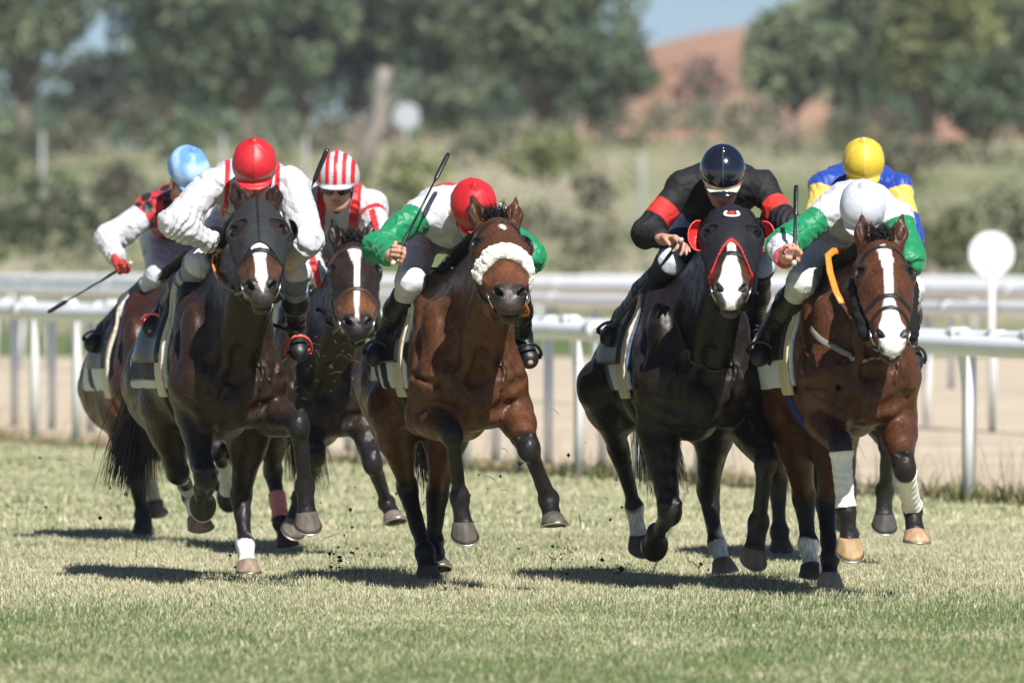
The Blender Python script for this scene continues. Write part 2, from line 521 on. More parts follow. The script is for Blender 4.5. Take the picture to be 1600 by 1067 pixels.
tag(mesh_obj('dirt_strip', iv, [(0, 1, 2, 3)], M_DIRT, None, None, False, origin=V(0, 0, 0)), kind='structure')
iv = np.array([V(-90, 128.1, .004), V(90, 128.1, .004), V(90, 166, .004), V(-90, 166, .004)])
tag(mesh_obj('infield', iv, [(0, 1, 2, 3)], soil_material('infield grass', (.07, .11, .035), (.15, .18, .07), .6), None, None, False, origin=V(0, 0, 0)), kind='structure')

# far hill with bare reddish soil and a grassy crown
hx_, hy_ = np.linspace(-40, 120, 90), np.linspace(560, 1100, 60)
def hillz(X, Y):
    g = np.exp(-((X - 52) / 80) ** 2 - ((Y - 800) / 130) ** 2)
    return 1. + 25.5 * g + .5 * np.sin(X * .25 + Y * .02) + .6 * np.sin(X * .11 + 2) 
M_HILL = soil_material('reddish hill soil', (.33, .165, .10), (.40, .25, .165), .03)
tag(sheet('hill', hx_, hy_, hillz, M_HILL), kind='structure')
hx2, hy2 = np.linspace(-20, 140, 60), np.linspace(900, 1500, 40)
tag(sheet('hill_behind', hx2, hy2, lambda X, Y: 40 * np.exp(-((X - 50) / 40) ** 2 - ((Y - 1150) / 170) ** 2) + .8 * np.sin(X * .3), soil_material('grassy hill', (.16, .17, .06), (.26, .24, .11), .05)), kind='structure')

# ------------------------------------------------------------------ grass
def blades(n, xf, yr, h0, h1, w0, w1, colf, dens=None, lean=.5):
    y = RNG.uniform(0, 1, n); y = yr[0] + (yr[1] - yr[0]) * y
    x = xf(y, RNG.uniform(0, 1, n))
    if dens is not None:
        m = RNG.uniform(0, 1, n) < dens(x, y); x, y = x[m], y[m]
    n = len(x); z = np.full(n, .004)
    hgt = RNG.uniform(h0, h1, n) * (1 + .35 * wob(np.stack([x, y, z], 1).astype(np.float32), 2.2, 31)); w = RNG.uniform(w0, w1, n)
    th = RNG.uniform(0, math.pi, n); ln = RNG.normal(size=(n, 2)) * lean
    b = np.stack([x, y, z], 1); d = np.stack([np.cos(th), np.sin(th), 0 * th], 1) * w[:, None] * .5
    mid = b + np.stack([ln[:, 0] * hgt * .35, ln[:, 1] * hgt * .35, hgt * .6], 1)
    top = b + np.stack([ln[:, 0] * hgt * .95, ln[:, 1] * hgt * .95, hgt * (1 - .25 * np.minimum((ln ** 2).sum(1), 2))], 1)
    v = np.stack([b - d, b + d, mid + d * .8, mid - d * .8, top], 1)
    i = np.arange(n)[:, None] * 5
    f4 = i + np.array([0, 1, 2, 3]); f3 = i + np.array([3, 2, 4, 4])
    c = colf(x, y, n)
    return v.reshape(-1, 3), f4, i + np.array([3, 2, 4]), np.repeat(c, 5, 0)
def blade_obj(name, parts, mat):
    V_, loops, starts, cnt, C_ = [], [], [], 0, []
    nv = 0; st = []; tot = 0
    for v, f4, f3, c in parts:
        V_.append(v); C_.append(c)
        loops.append((f4 + nv).ravel()); st.append(tot + np.arange(len(f4)) * 4); tot += len(f4) * 4
        loops.append((f3 + nv).ravel()); st.append(tot + np.arange(len(f3)) * 3); tot += len(f3) * 3
        nv += len(v)
    V_ = np.concatenate(V_).astype(np.float32); C_ = np.concatenate(C_); lo = np.concatenate(loops).astype(np.int32); st = np.concatenate(st).astype(np.int32)
    me = bpy.data.meshes.new(name)
    me.vertices.add(len(V_)); me.vertices.foreach_set('co', V_.ravel())
    me.loops.add(len(lo)); me.loops.foreach_set('vertex_index', lo)
    me.polygons.add(len(st)); me.polygons.foreach_set('loop_start', st)
    me.update(calc_edges=True); me.validate()
    a = me.color_attributes.new('tint', 'FLOAT_COLOR', 'POINT'); c4 = np.ones((len(V_), 4), np.float32); c4[:, :3] = C_; a.data.foreach_set('color', c4.ravel())
    me.materials.append(mat)
    o = bpy.data.objects.new(name, me); COL.objects.link(o)
    return tag(o, kind='stuff')
M_BLADE = material('grass blade', None, .6, .25, trans=.25)
def turfcol(x, y, n):
    p = np.stack([x, y * .45, 0 * x], 1).astype(np.float32)
    q = wob(p, 1.7, 41) * .5 + wob(p, 6.5, 42) * .35
    g = np.clip(.62 + .42 * q - ramp(y, [(32, -.18), (36.5, .0), (38, .30), (39.5, .52), (46, .48), (54, .36), (60, .25)]), 0, 1)
    g = np.where(RNG.uniform(0, 1, n) < g, 1., 0.)
    gr = np.array((.140, .205, .075)); st = np.array((.56, .52, .36))
    c = np.where(g[:, None] > .5, gr, st) * RNG.uniform(.65, 1.3, (n, 1))
    return c * np.array((1, 1, 1)) + RNG.normal(size=(n, 3)) * .01
near_x = lambda y, u: (u * 2 - 1) * (y * .066 + .9)
parts = [blades(270000, near_x, (29.5, 47), .010, .031, .0024, .0042, turfcol),
         blades(60000, lambda y, u: (u * 2 - 1) * (y * .066 + .8), (46.5, 78), .014, .042, .006, .011, turfcol, lambda x, y: (x < edge(y)) * 1.)]
tag(blade_obj('grass', parts, M_BLADE), 'short mixed green and straw coloured racecourse turf', 'grass')
def weedcol(x, y, n):
    g = RNG.uniform(0, 1, n) < .68
    c = np.where(g[:, None], np.array((.10, .135, .035)), np.array((.36, .29, .15))) * RNG.uniform(.6, 1.3, (n, 1))
    return c
def weedden(x, y):
    p = np.stack([x, y, 0 * x], 1).astype(np.float32)
    e = np.abs(x - edge(y) + .15 ) / .55
    return np.clip(1 - e, 0, 1) * np.clip(.25 + .9 * wob(p, 1.5, 51), .03, 1) * ramp(y, [(50, 1), (57, .9), (60, .35), (70, .5), (85, .3)])
wp = [blades(60000, lambda y, u: edge(y) - .9 + u * 1.3, (48, 88), .04, .15, .006, .012, weedcol, weedden, .45)]
tag(blade_obj('weeds', wp, M_BLADE), 'taller tufts of green weeds along the foot of the rail', 'weeds')
def strawcol(x, y, n): return np.array((.40, .31, .18)) * RNG.uniform(.5, 1.25, (n, 1))
wp = [blades(30000, lambda y, u: edge(y) - .5 + u * 1.3, (46, 100), .02, .07, .007, .014, strawcol, lambda x, y: np.clip(1.1 - np.abs(x - edge(y) - .1) / .6, 0, 1), .9),
      blades(700, lambda y, u: edge(y) - .3 + u * .8, (49, 75), .25, .48, .003, .005, strawcol, None, .35)]
tag(blade_obj('dry_grass', wp, M_BLADE), 'dead brown grass and thin stalks where turf meets dirt', 'grass')

# clods and torn grass thrown up by the hooves
parts = []
mb = MB()
def clod(c, r):
    ax = [unit(RNG.normal(size=3)) for _ in range(3)]
    vs = [c + r * RNG.uniform(.5, 1.3) * d for d in (V(1, 0, 0), V(-1, 0, 0), V(0, 1, 0), V(0, -1, 0), V(0, 0, 1), V(0, 0, -1))]
    mb.add(vs, [(0, 2, 4), (2, 1, 4), (1, 3, 4), (3, 0, 4), (2, 0, 5), (1, 2, 5), (3, 1, 5), (0, 3, 5)], (.05, .035, .022))
for (px, py, d, n, sp) in [(525, 875, 40.2, 16, 16), (885, 868, 40.4, 12, 14), (950, 890, 40.2, 10, 22), (1105, 885, 40.4, 14, 12), (690, 330 + 420, 41, 8, 60), (500, 560, 42, 22, 45), (540, 800, 41.5, 12, 50), (930, 690, 41, 5, 40), (1000, 640, 41.5, 5, 60), (140, 760, 44, 10, 50), (300, 870, 40.5, 10, 60), (820, 900, 40, 10, 60), (720, 780, 40.5, 6, 60), (380, 875, 40.3, 8, 30), (940, 800, 41, 8, 50)]:
    for _ in range(int(n * 1.8)):
        c = P(px + RNG.normal() * sp, py + RNG.normal() * sp * .7, d + RNG.normal() * .2)
        if c[2] < .02: continue
        if RNG.uniform() < .55: clod(c, RNG.uniform(.003, .011) * (1.7 if RNG.uniform() < .12 else 1))
        else:
            dd = unit(RNG.normal(size=3)); ln = RNG.uniform(.025, .085)
            mb.tube([c, c + dd * ln * .5 + V(0, 0, .006), c + dd * ln], [.0018, .0016, .0006], 4, col=(.07, .08, .03))
o = mb.build('flying_turf', material('torn turf', None, .9, .2), None, False)
tag(o, 'small clods and torn grass thrown up behind the hooves', 'flying turf', kind='stuff')
# ------------------------------------------------------------------ running rails, marker discs, posts
M_PVC = material('white rail plastic', (.76, .77, .78), .38, .5, noise=.06, nscale=3, bump=.05, bscale=4)
def running_rail(line, t0, t1, step, label, zr=1.06, zend=None, rad=.058, goose=True, phase=0., prad=.036, behind=None):
    a, b = line; dirn = unit(b - a); nrm = V(-dirn[1], dirn[0], 0)
    if nrm[0] < 0: nrm = -nrm
    L = np.linalg.norm(b - a)
    root = empty('running_rail', on_line(line, .5)); tag(root, label, 'rail')
    zs = 0 if zend is None else (zend - zr) / L
    mb = MB(); n = 40
    pts = [a + dirn * (t0 + (t1 - t0) * i / n) + V(0, 0, zr + zs * (t0 + (t1 - t0) * i / n) + .006 * math.sin(i * 1.7)) for i in range(n + 1)]
    mb.tube(pts, rad, 14)
    for i in range(0, n, 3):      # joint sleeves
        mb.tube([pts[i] - dirn * .09, pts[i] + dirn * .09], rad + .006, 14)
    mb.build('rail_tube', M_PVC, root)
    k = 0; s = t0 + phase; proto = None
    while s < t1:
        c = a + dirn * s
        if proto is None:
            pb = MB()
            o = .085
            if goose:
                path = [nrm * o + V(0, 0, -.05), nrm * o + V(0, 0, zr - .32)] + [nrm * (o * math.cos(th) - .02 * math.sin(th)) + V(0, 0, zr - .32 + (.40 - .0) * math.sin(th)) for th in np.linspace(.15, 1.45, 9)] + [nrm * -.03 + V(0, 0, zr + .085)]
                pb.tube([c + q for q in path], [prad] * (len(path) - 2) + [prad * .9, prad * .75], 12)
                pb.tube([c + nrm * .02 + V(0, 0, zr + .066) - dirn * .16, c + nrm * .02 + V(0, 0, zr + .070) - dirn * .10, c + nrm * .02 + V(0, 0, zr + .070) + dirn * .10, c + nrm * .02 + V(0, 0, zr + .066) + dirn * .16], [.02, .045, .045, .02], 10)
            else:
                pb.tube([c + V(0, 0, -.05), c + V(0, 0, zr - rad * .5)], prad, 12)
            proto = pb.build('post', M_PVC, root, origin=c); first = c
        else:
            q = proto.copy(); COL.objects.link(q); q.parent = root
            q.location = tuple(c + V(0, 0, zs * s) - world_loc(root))
        s += step; k += 1
    return root
running_rail(RA, -6, 26, 1.04, 'nearest white running rail with curved posts, along the edge of the turf', phase=.01, rad=.064, prad=.037, zr=.965, zend=1.065)
RB = (V(2.90, 55.2, 0), V(-3.97, 73.6, 0))
running_rail(RB, -6, 30, 1.10, 'second white running rail standing close behind the nearest one', phase=.33, goose=False, rad=.062, prad=.037, zr=.985, zend=1.065)
RC = (V(4.15, 73.7, 0), V(-5.67, 112.6, 0))
running_rail(RC, -8, 54, 1.93, 'third white running rail across the pale dirt track', phase=.28, goose=False, rad=.066)
RE = (V(7, 92, 0), V(-9, 138, 0))
running_rail(RE, -6, 62, 3.0, 'fourth white running rail beyond the dirt track', zr=1.12, rad=.085, goose=False)
RD_ = (V(10, 146, 0), V(-16, 236, 0))
tmp = terrain
running_rail((V(14, 140, 0), V(-16, 165, 0)), -8, 52, 3.2, 'farthest white running rail below the scrubby bank', zr=1.06, rad=.11, goose=False)

M_SIGN = material('white painted sign', (.64, .64, .64), .5, .4, noise=.05)
M_POSTG = material('galvanised post', (.33, .34, .34), .5, .4, noise=.2)
def marker(px, py, d, R, label, gz, mat=None, pr=.030):
    mat = mat or M_SIGN
    c = P(px, py, d); root = empty('marker_disc', V(c[0], c[1], gz)); tag(root, label, 'marker')
    mb = MB(); n = 40
    v = [c + V(0, -.02, 0)] + [c + V(math.cos(t) * R * .97, -.02, math.sin(t) * R * .97) for t in np.linspace(0, 2 * math.pi, n, endpoint=False)] + [c + V(math.cos(t) * R, -.006, math.sin(t) * R) for t in np.linspace(0, 2 * math.pi, n, endpoint=False)] + [c + V(math.cos(t) * R, .012, math.sin(t) * R) for t in np.linspace(0, 2 * math.pi, n, endpoint=False)] + [c + V(0, .012, 0)]
    f = []
    for k in range(n):
        j = (k + 1) % n
        f += [(0, 1 + k, 1 + j), (1 + k, 1 + n + k, 1 + n + j, 1 + j), (1 + n + k, 1 + 2 * n + k, 1 + 2 * n + j, 1 + n + j), (1 + 2 * n + k, 1 + 3 * n, 1 + 2 * n + j)]
    mb.add(v, f); mb.build('disc', mat, root, False)
    pb = MB(); pb.tube([V(c[0], c[1] - .035, gz - .1), V(c[0], c[1] - .035, c[2] + R * .75)], pr, 10)
    pb.build('post', mat if d < 100 else M_POSTG, root)
marker(1549, 397, 73.2, .200, 'white disc marker on a white post at the right of the picture', 0)
marker(635, 182, 230, .36, 'small white disc marker among the trees on the bank', float(terrain(np.array(0.), np.array(230.))), material('faded sign paint', (.42, .44, .46), .6, .3, noise=.08), .035)
for px, top, base, d, lab in [(66, 205, 300, 215, 'faint pale post on the bank at the far left'), (349, 212, 275, 235, 'faint pale post on the bank above the light blue cap'), (478, 215, 290, 240, 'faint pale post behind the striped cap'), (1003, 238, 310, 220, 'faint pale post on the bank left of the black helmet')]:
    c = P(px, top, d); g = float(terrain(np.array(c[0]), np.array(c[1])))
    mb = MB(); mb.tube([V(c[0], c[1], g - .2), c], [.05, .045], 8); tag(mb.build('boundary_post', M_POSTG, None, origin=V(c[0], c[1], g)), lab, 'post', 'boundary posts on the bank')

# ------------------------------------------------------------------ trees and scrub
M_BARK = material('bark', None, .9, .2, noise=.35, nscale=4, bump=.6, bscale=9, bdist=.05)
M_LEAF = material('oak leaves', None, .62, .25, trans=.18)
def leaf_cloud(centres, radii, per, size, col, shell_=.55):
    """leaf-sized faces through a volume of overlapping clumps"""
    vs, cs = [], []
    for c, r in zip(centres, radii):
        n = int(per * (r[0] * r[2]) ** .9) + 6
        d = RNG.normal(size=(n, 3)); d /= np.linalg.norm(d, axis=1, keepdims=True)
        p = c + d * np.array(r) * (RNG.uniform(shell_, 1.08, (n, 1)) ** .7)
        a = RNG.normal(size=(n, 3)); a /= np.linalg.norm(a, axis=1, keepdims=True)
        b = np.cross(a, RNG.normal(size=(n, 3))); b /= np.linalg.norm(b, axis=1, keepdims=True)
        s = RNG.uniform(.6, 1.3, (n, 1)) * size
        vs.append(np.stack([p - a * s * .5, p + b * s * .32, p + a * s * .5, p - b * s * .32], 1))
        k = RNG.uniform(.75, 1.25) * RNG.uniform(.7, 1.3, (n, 1))
        cs.append(np.repeat(np.array(col) * k + RNG.normal(size=(n, 3)) * .006, 4, 0))
    v = np.concatenate(vs).reshape(-1, 3); c = np.clip(np.concatenate(cs), .004, 1)
    return v, np.arange(len(v)).reshape(-1, 4), c
def tree(px, d, top, bottom, width, col, label, trunk=True, base=None, name='tree', dens=8, leaf=.42, tcol=(.16, .13, .10), lean=0., clumps=26, drop=.0):
    """tapered trunk with limbs and a crown of leaf clumps; sizes are in metres from the photograph's proportions"""
    x = (px - 800) / FPX * d; g = float(terrain(np.array(x), np.array(d)))
    ztop = P(px, top, d)[2]; zbot = P(px, bottom, d)[2]; w = width / FPX * d * .5
    root = empty(name, V(x, d, g)); tag(root, label, 'tree' if trunk else 'bush')
    zc = (ztop + zbot) / 2; hh = (ztop - zbot) / 2
    cen, rad = [], []
    for i in range(clumps):
        dv = unit(RNG.normal(size=3)); q = RNG.uniform(.35, .80)
        c = V(x, d, zc) + dv * V(w, w * .8, hh) * q
        r = RNG.uniform(.20, .38); cen.append(c); rad.append((w * r * 1.1, w * r, min(hh, w) * r * 1.1))
    cen.append(V(x, d, zc)); rad.append((w * .5, w * .45, hh * .5))
    v, f, c = leaf_cloud(cen, rad, dens * 14, leaf, col)
    m = v[:, 2] > g + .05
    mesh_obj('crown', v, f, M_LEAF, root, c, False)
    if trunk:
        mb = MB(); lx = lean * (zc - g)
        r0 = max(.16, w * .075)
        fork = V(x + lx * .6, d, g + (zbot - g) * .9 + .2)
        mb.tube([V(x, d, g - .2), V(x + lx * .15 + .06, d, g + (fork[2] - g) * .5), fork], [r0 * 1.35, r0, r0 * .9], 9, col=tcol)
        for c in [cen[i] for i in range(0, min(len(cen), 9))]:
            mb.tube([fork - V(0, 0, .12), (fork + c) / 2 + RNG.normal(size=3) * .2, c], [r0 * .62, r0 * .36, r0 * .12], 7, col=tcol)
        mb.build('trunk', M_BARK, root)
    return root
G1, G2, G3, G4, G5 = (.125, .160, .088), (.160, .195, .105), (.21, .23, .09), (.16, .18, .115), (.22, .22, .08)
tree(35, 330, -160, 165, 270, G2, 'dark oak filling the top left corner')
tree(160, 400, 50, 205, 200, (.075, .09, .06), 'small greyish tree beside the sky gap at upper left', clumps=18)
tree(265, 345, -120, 190, 270, G1, 'dark oak right of the left sky gap with a pale trunk', tcol=(.28, .24, .20))
tree(385, 350, -150, 180, 320, G2, 'broad oak above the plain red cap and light blue cap')
tree(475, 335, -90, 195, 230, G1, 'oak with a dark shaded trunk above the striped cap')
tree(560, 370, -160, 170, 300, (.062, .08, .045), 'tall oak crown behind the bare leaning trunk')
tree(690, 360, -170, 170, 290, G2, 'tall oak crown above the small white disc')
tree(700, 300, 110, 215, 130, G4, 'pale grey green shrub right of the small white disc', trunk=False, name='shrub', clumps=14)
tree(850, 320, -170, 200, 350, G2, 'large rounded oak left of the middle sky gap')
tree(945, 318, -20, 215, 190, G1, 'dark drooping side of the oak beside the middle sky gap')
tree(1095, 345, 75, 190, 150, (.12, .11, .085), 'thin half bare tree with grey twigs below the reddish hill', dens=2.6, leaf=.28, tcol=(.13, .11, .10), clumps=20)
tree(1240, 330, 10, 175, 190, G2, 'rounded oak with a bent trunk left of the yellow cap', tcol=(.12, .10, .09))
tree(1330, 350, -40, 170, 190, G1, 'dark oak above the yellow cap')
tree(1450, 330, -150, 215, 260, G3, 'large yellowish oak at the upper right')
tree(1570, 345, -160, 190, 240, G2, 'dark oak filling the top right corner')
tree(1540, 300, 60, 230, 170, G1, 'dark low oak under the yellowish oak at right', clumps=20)
tree(70, 205, 262, 428, 260, (.085, .105, .055), 'dark green bush behind the rail at the left edge', trunk=False, name='bush', leaf=.25, clumps=24)
tree(-10, 240, 150, 330, 120, G2, 'tall dark bush at the very left edge of the picture', trunk=False, name='bush', leaf=.25, clumps=18)
tree(285, 255, 160, 280, 120, G2, 'rounded bush right behind the light blue cap', trunk=False, name='bush', leaf=.26, clumps=16)
tree(640, 225, 215, 330, 170, G3, 'olive bush right of the striped cap', trunk=False, name='bush', leaf=.24, clumps=18)
tree(865, 230, 185, 300, 190, G3, 'olive green bush in the middle above the whip', trunk=False, name='bush', leaf=.25, clumps=20)
tree(905, 205, 320, 428, 190, (.17, .16, .11), 'broad faded bush right of the raised whip', trunk=False, name='bush', leaf=.22, clumps=18)
tree(600, 215, 290, 400, 150, (.13, .145, .075), 'soft olive bush above the green sleeve', trunk=False, name='bush', leaf=.22, clumps=16)
tree(190, 230, 250, 350, 150, (.13, .15, .08), 'soft green bush left of the light blue cap', trunk=False, name='bush', leaf=.22, clumps=16)
tree(800, 200, 300, 420, 150, (.15, .15, .10), 'greyish dry bush between the red cap and the black helmet', trunk=False, name='bush', leaf=.22, clumps=14)
tree(1480, 195, 300, 440, 190, (.10, .115, .045), 'olive bush behind the white disc marker', trunk=False, name='bush', leaf=.22, clumps=22)
tree(1585, 205, 290, 440, 160, (.085, .10, .045), 'green bush at the right edge behind the disc marker', trunk=False, name='bush', leaf=.22, clumps=18)
tree(1400, 235, 190, 330, 150, (.09, .085, .055), 'brownish bush right of the yellow cap', trunk=False, name='bush', leaf=.24, clumps=16)

for px, d, top, bot, w, col, lab in [(120, 300, 165, 260, 150, (.16, .16, .09), 'dry olive shrub low on the bank below the left sky gap'), (215, 290, 130, 235, 90, (.17, .155, .12), 'pale grey shrub beside the rounded bush at left'), (420, 280, 175, 262, 150, G4, 'grey green shrub above the plain red cap'), (510, 285, 180, 250, 100, (.14, .14, .08), 'dry shrub behind the striped cap, left of the bare trunk'), (760, 270, 190, 262, 130, (.12, .13, .075), 'grey shrub under the large rounded oak'), (985, 290, 195, 270, 120, (.10, .11, .065), 'low shrub left of the black helmet, under the drooping oak'), (1180, 285, 170, 245, 130, (.17, .16, .105), 'pale dry shrub right of the half bare tree'), (1330, 285, 180, 250, 150, (.10, .105, .06), 'dark shrub between the yellow cap and the low oak'), (1500, 270, 215, 300, 190, (.13, .13, .07), 'olive shrub above the white disc marker'), (40, 280, 180, 270, 140, (.11, .12, .07), 'olive shrub under the top left oak'), (930, 215, 270, 350, 120, (.16, .15, .105), 'faded dry bush left of the rider in black'), (180, 215, 240, 350, 110, (.17, .155, .11), 'faded dry bush behind the white sleeve at far left')]:
    tree(px, d, top, bot, w, col, lab, trunk=False, name='shrub', leaf=.24, clumps=14)
tree(1050, 322, 152, 228, 170, (.22, .215, .15), 'pale grey green bush under the reddish hill, left of the half bare tree', trunk=False, name='bush', leaf=.26, clumps=16)
tree(1165, 326, 148, 222, 150, (.20, .20, .135), 'pale grey green bush under the reddish hill, right of the half bare tree', trunk=False, name='bush', leaf=.26, clumps=16)
tree(1215, 338, -20, 185, 130, G2, 'oak beside the reddish hill, left of the rounded oak with the bent trunk')
# bare leaning trunk
d = 262; pts = [P(556, 290, d), P(579, 222, d), P(594, 182, d), P(594, 140, d), P(603, 106, d)]
mb = MB(); mb.tube(pts, [.38, .26, .30, .19, .21], 10, col=(.25, .215, .185)); mb.tube([pts[2], P(618, 150, d)], [.10, .04], 7, col=(.24, .205, .175))
tag(mb.build('bare_trunk', M_BARK, None, origin=pts[0]), 'pale bare leaning tree trunk behind the striped cap', 'tree')

# low scrub and dry bushes on the bank: one mass
cen, rad, cols = [], [], []
V_, F_, C_ = [], [], []; nv = 0
for i in range(430):
    d = RNG.uniform(168, 320); x = RNG.uniform(-1, 1) * d * .075
    g = float(terrain(np.array(x), np.array(d))); r = RNG.uniform(.35, 1.1)
    pal = [(.38, .33, .26), (.28, .26, .17), (.13, .155, .075), (.11, .14, .06), (.18, .20, .09), (.34, .30, .22)][RNG.integers(0, 6)]
    v, f, c = leaf_cloud([V(x, d, g + r * .45)], [(r * 1.3, r, r * .8)], 42, .20, pal, .2)
    V_.append(v); F_.append(f + nv); C_.append(c); nv += len(v)
o = mesh_obj('scrub', np.concatenate(V_), np.concatenate(F_), M_LEAF, None, np.concatenate(C_), False, origin=V(0, 0, 0))
tag(o, 'low dry scrub and small bushes covering the bank', 'scrub', kind='stuff')

# far trees on the skyline beyond the oaks
V_, F_, C_ = [], [], []; nv = 0
for i in range(120):
    d = RNG.uniform(430, 520); x = RNG.uniform(-1, 1) * 42
    if 6 < x < 15: continue
    g = float(terrain(np.array(x), np.array(d))); h = RNG.uniform(5, 9) * (.62 if -31 < x < -18 else 1)
    cc = [V(x, d, g + h * .6) + RNG.normal(size=3) * V(1.2, 1, h * .2) for _ in range(7)]
    v, f, c = leaf_cloud(cc, [(1.6, 1.2, h * .24)] * 7, 12, .7, (.12, .165, .10), .3)
    V_.append(v); F_.append(f + nv); C_.append(c); nv += len(v)
o = mesh_obj('far_wood', np.concatenate(V_), np.concatenate(F_), M_LEAF, None, np.concatenate(C_), False, origin=V(0, 0, 0))
tag(o, 'far wood behind the oaks', 'wood', kind='stuff')
# ------------------------------------------------------------------ horses
def horse_frame(s):
    d = s['d']
    C = P(*s['C'], d); R = P(*s['R'], d + s.get('dR', 1.22))
    f = unit(C - R); u = unit(ZZ - f * f[2]); r = unit(np.cross(u, f))
    poll = P(*s['poll'], d + s.get('dpoll', -.22))
    K = s.get('K', 1.06)
    muz = solve(poll, s['muz'][0], s['muz'][1] - 19, .57 * K, -1)
    ha = unit(muz - poll)
    yaw, roll = s.get('hyaw', 0.), s.get('hroll', 0.)
    hr0 = V(math.cos(yaw), math.sin(yaw), math.sin(roll))
    hr = unit(hr0 - ha * np.dot(hr0, ha)); hn = np.cross(ha, hr)
    fr = dict(d=d, C=C, R=R, f=f, u=u, r=r, poll=poll, K=K, ha=ha, hr=hr, hn=hn, s=s)
    fr['L'] = lambda a, b, c: C + a * r + b * f + c * u
    fr['LR'] = lambda a, b, c: R + a * r + b * f + c * u
    fr['H'] = lambda w, q, n: poll + K * (w * hr + q * ha + n * hn)
    fr['hl'] = lambda p: np.stack([(p - poll) @ hr, (p - poll) @ ha, (p - poll) @ hn], 1) / K
    fr['ll'] = lambda p: np.stack([(p - C) @ r, (p - C) @ f, (p - C) @ u], 1)
    J = []
    for q, leg in enumerate(s['legs']):
        sd = -1 if q in (0, 2) else 1
        if q < 2:
            el = P(*leg[0][:2], d + leg[0][2])
            pts = [el]; Ls = (.41, .30, .205)
        else:
            st = P(*leg[0][:2], d + leg[0][2]); pts = [st]; Ls = (.46, .40, .21)
        for (jx, L) in zip(leg[1:], Ls):
            if len(jx) == 2: pts.append(P(*jx, d))
            elif abs(jx[2]) == 1 and isinstance(jx[2], int): pts.append(solve(pts[-1], jx[0], jx[1], L, jx[2]))
            else: pts.append(P(jx[0], jx[1], d + jx[2]))
        J.append(pts)
    fr['legs'] = J
    return fr

def head_prims(B, fr, ears=True):
    H, hr, ha, hn, K = fr['H'], fr['hr'], fr['ha'], fr['hn'], fr['K']
    ax = (hr, ha, hn)
    k = lambda *a: tuple(x * K for x in a)
    B.ell(H(0, .10, -.02), ax, k(.082, .13, .088), .03, 'head')
    B.ell(H(0, .23, .005), ax, k(.090, .15, .078), .04, 'head')
    for w in (-1, 1):
        B.ell(H(w * .082, .205, .022), ax, k(.034, .055, .040), .03, 'head')          # orbital arch
        B.ell(H(w * .052, .275, -.115), ax, k(.040, .125, .098), .04, 'head')          # cheek
        B.cone(H(w * .072, .27, -.01), H(w * .045, .44, -.01), .030 * K, .022 * K, .03, 'head')   # facial crest
        B.ell(H(w * .066, .07, -.055), ax, k(.034, .07, .05), .03, 'head')
    B.cone(H(0, .26, .030), H(0, .47, .018), .056 * K, .046 * K, .04, 'head', flat=(hn, .8))
    B.cone(H(0, .34, -.035), H(0, .50, -.025), .074 * K, .052 * K, .04, 'head')
    B.cone(H(0, .34, -.13), H(0, .50, -.075), .048 * K, .034 * K, .04, 'head')
    B.ell(H(0, .520, -.012), ax, k(.060, .060, .052), .035, 'muzzle')
    for w in (-1, 1):
        B.ell(H(w * .036, .530, .012), ax, k(.028, .042, .034), .018, 'muzzle')
    B.ell(H(0, .570, -.022), ax, k(.044, .030, .036), .02, 'muzzle')
    B.ell(H(0, .545, -.072), ax, k(.038, .040, .028), .016, 'muzzle')
    for w in (-1, 1):
        n1 = unit(.75 * hr * w + .55 * ha + .5 * hn); n2 = unit(ha * .75 - hr * w * .45); n3 = np.cross(n1, n2)
        B.ell(H(w * .046, .548, .026), (n1, n2, n3), k(.022, .023, .0125), .008, 'nostril', sub=True)
        B.ell(H(w * .094, .212, .042), ax, k(.022, .024, .017), .012, 'socket', sub=True)
    B.ell(H(0, .590, -.055), ax, k(.06, .035, .0035), .006, 'mouth', sub=True)
    if ears:
        for i, w in enumerate((-1, 1)):
            tilt = fr['s'].get('ears', ((-.15, -.05), (.15, -.05)))[i]
            up = unit(-ha * .80 + hn * (.45 + tilt[1]) + hr * tilt[0])
            base = H(w * .058, .00, -.005)
            fwd = unit(hn * .8 + ha * .35 + hr * w * .25); fwd = unit(fwd - up * np.dot(fwd, up)); sdv = np.cross(up, fwd)
            B.cone(base - up * .01, base + up * .066 * K, .028 * K, .033 * K, .018, 'ear', flat=(fwd, .8))
            B.cone(base + up * .062 * K, base + up * .138 * K, .033 * K, .006, .012, 'ear', flat=(fwd, .62))
            B.ell(base + up * .074 * K + fwd * .030, (sdv, up, fwd), k(.018, .052, .022), .008, 'earhole', sub=True)

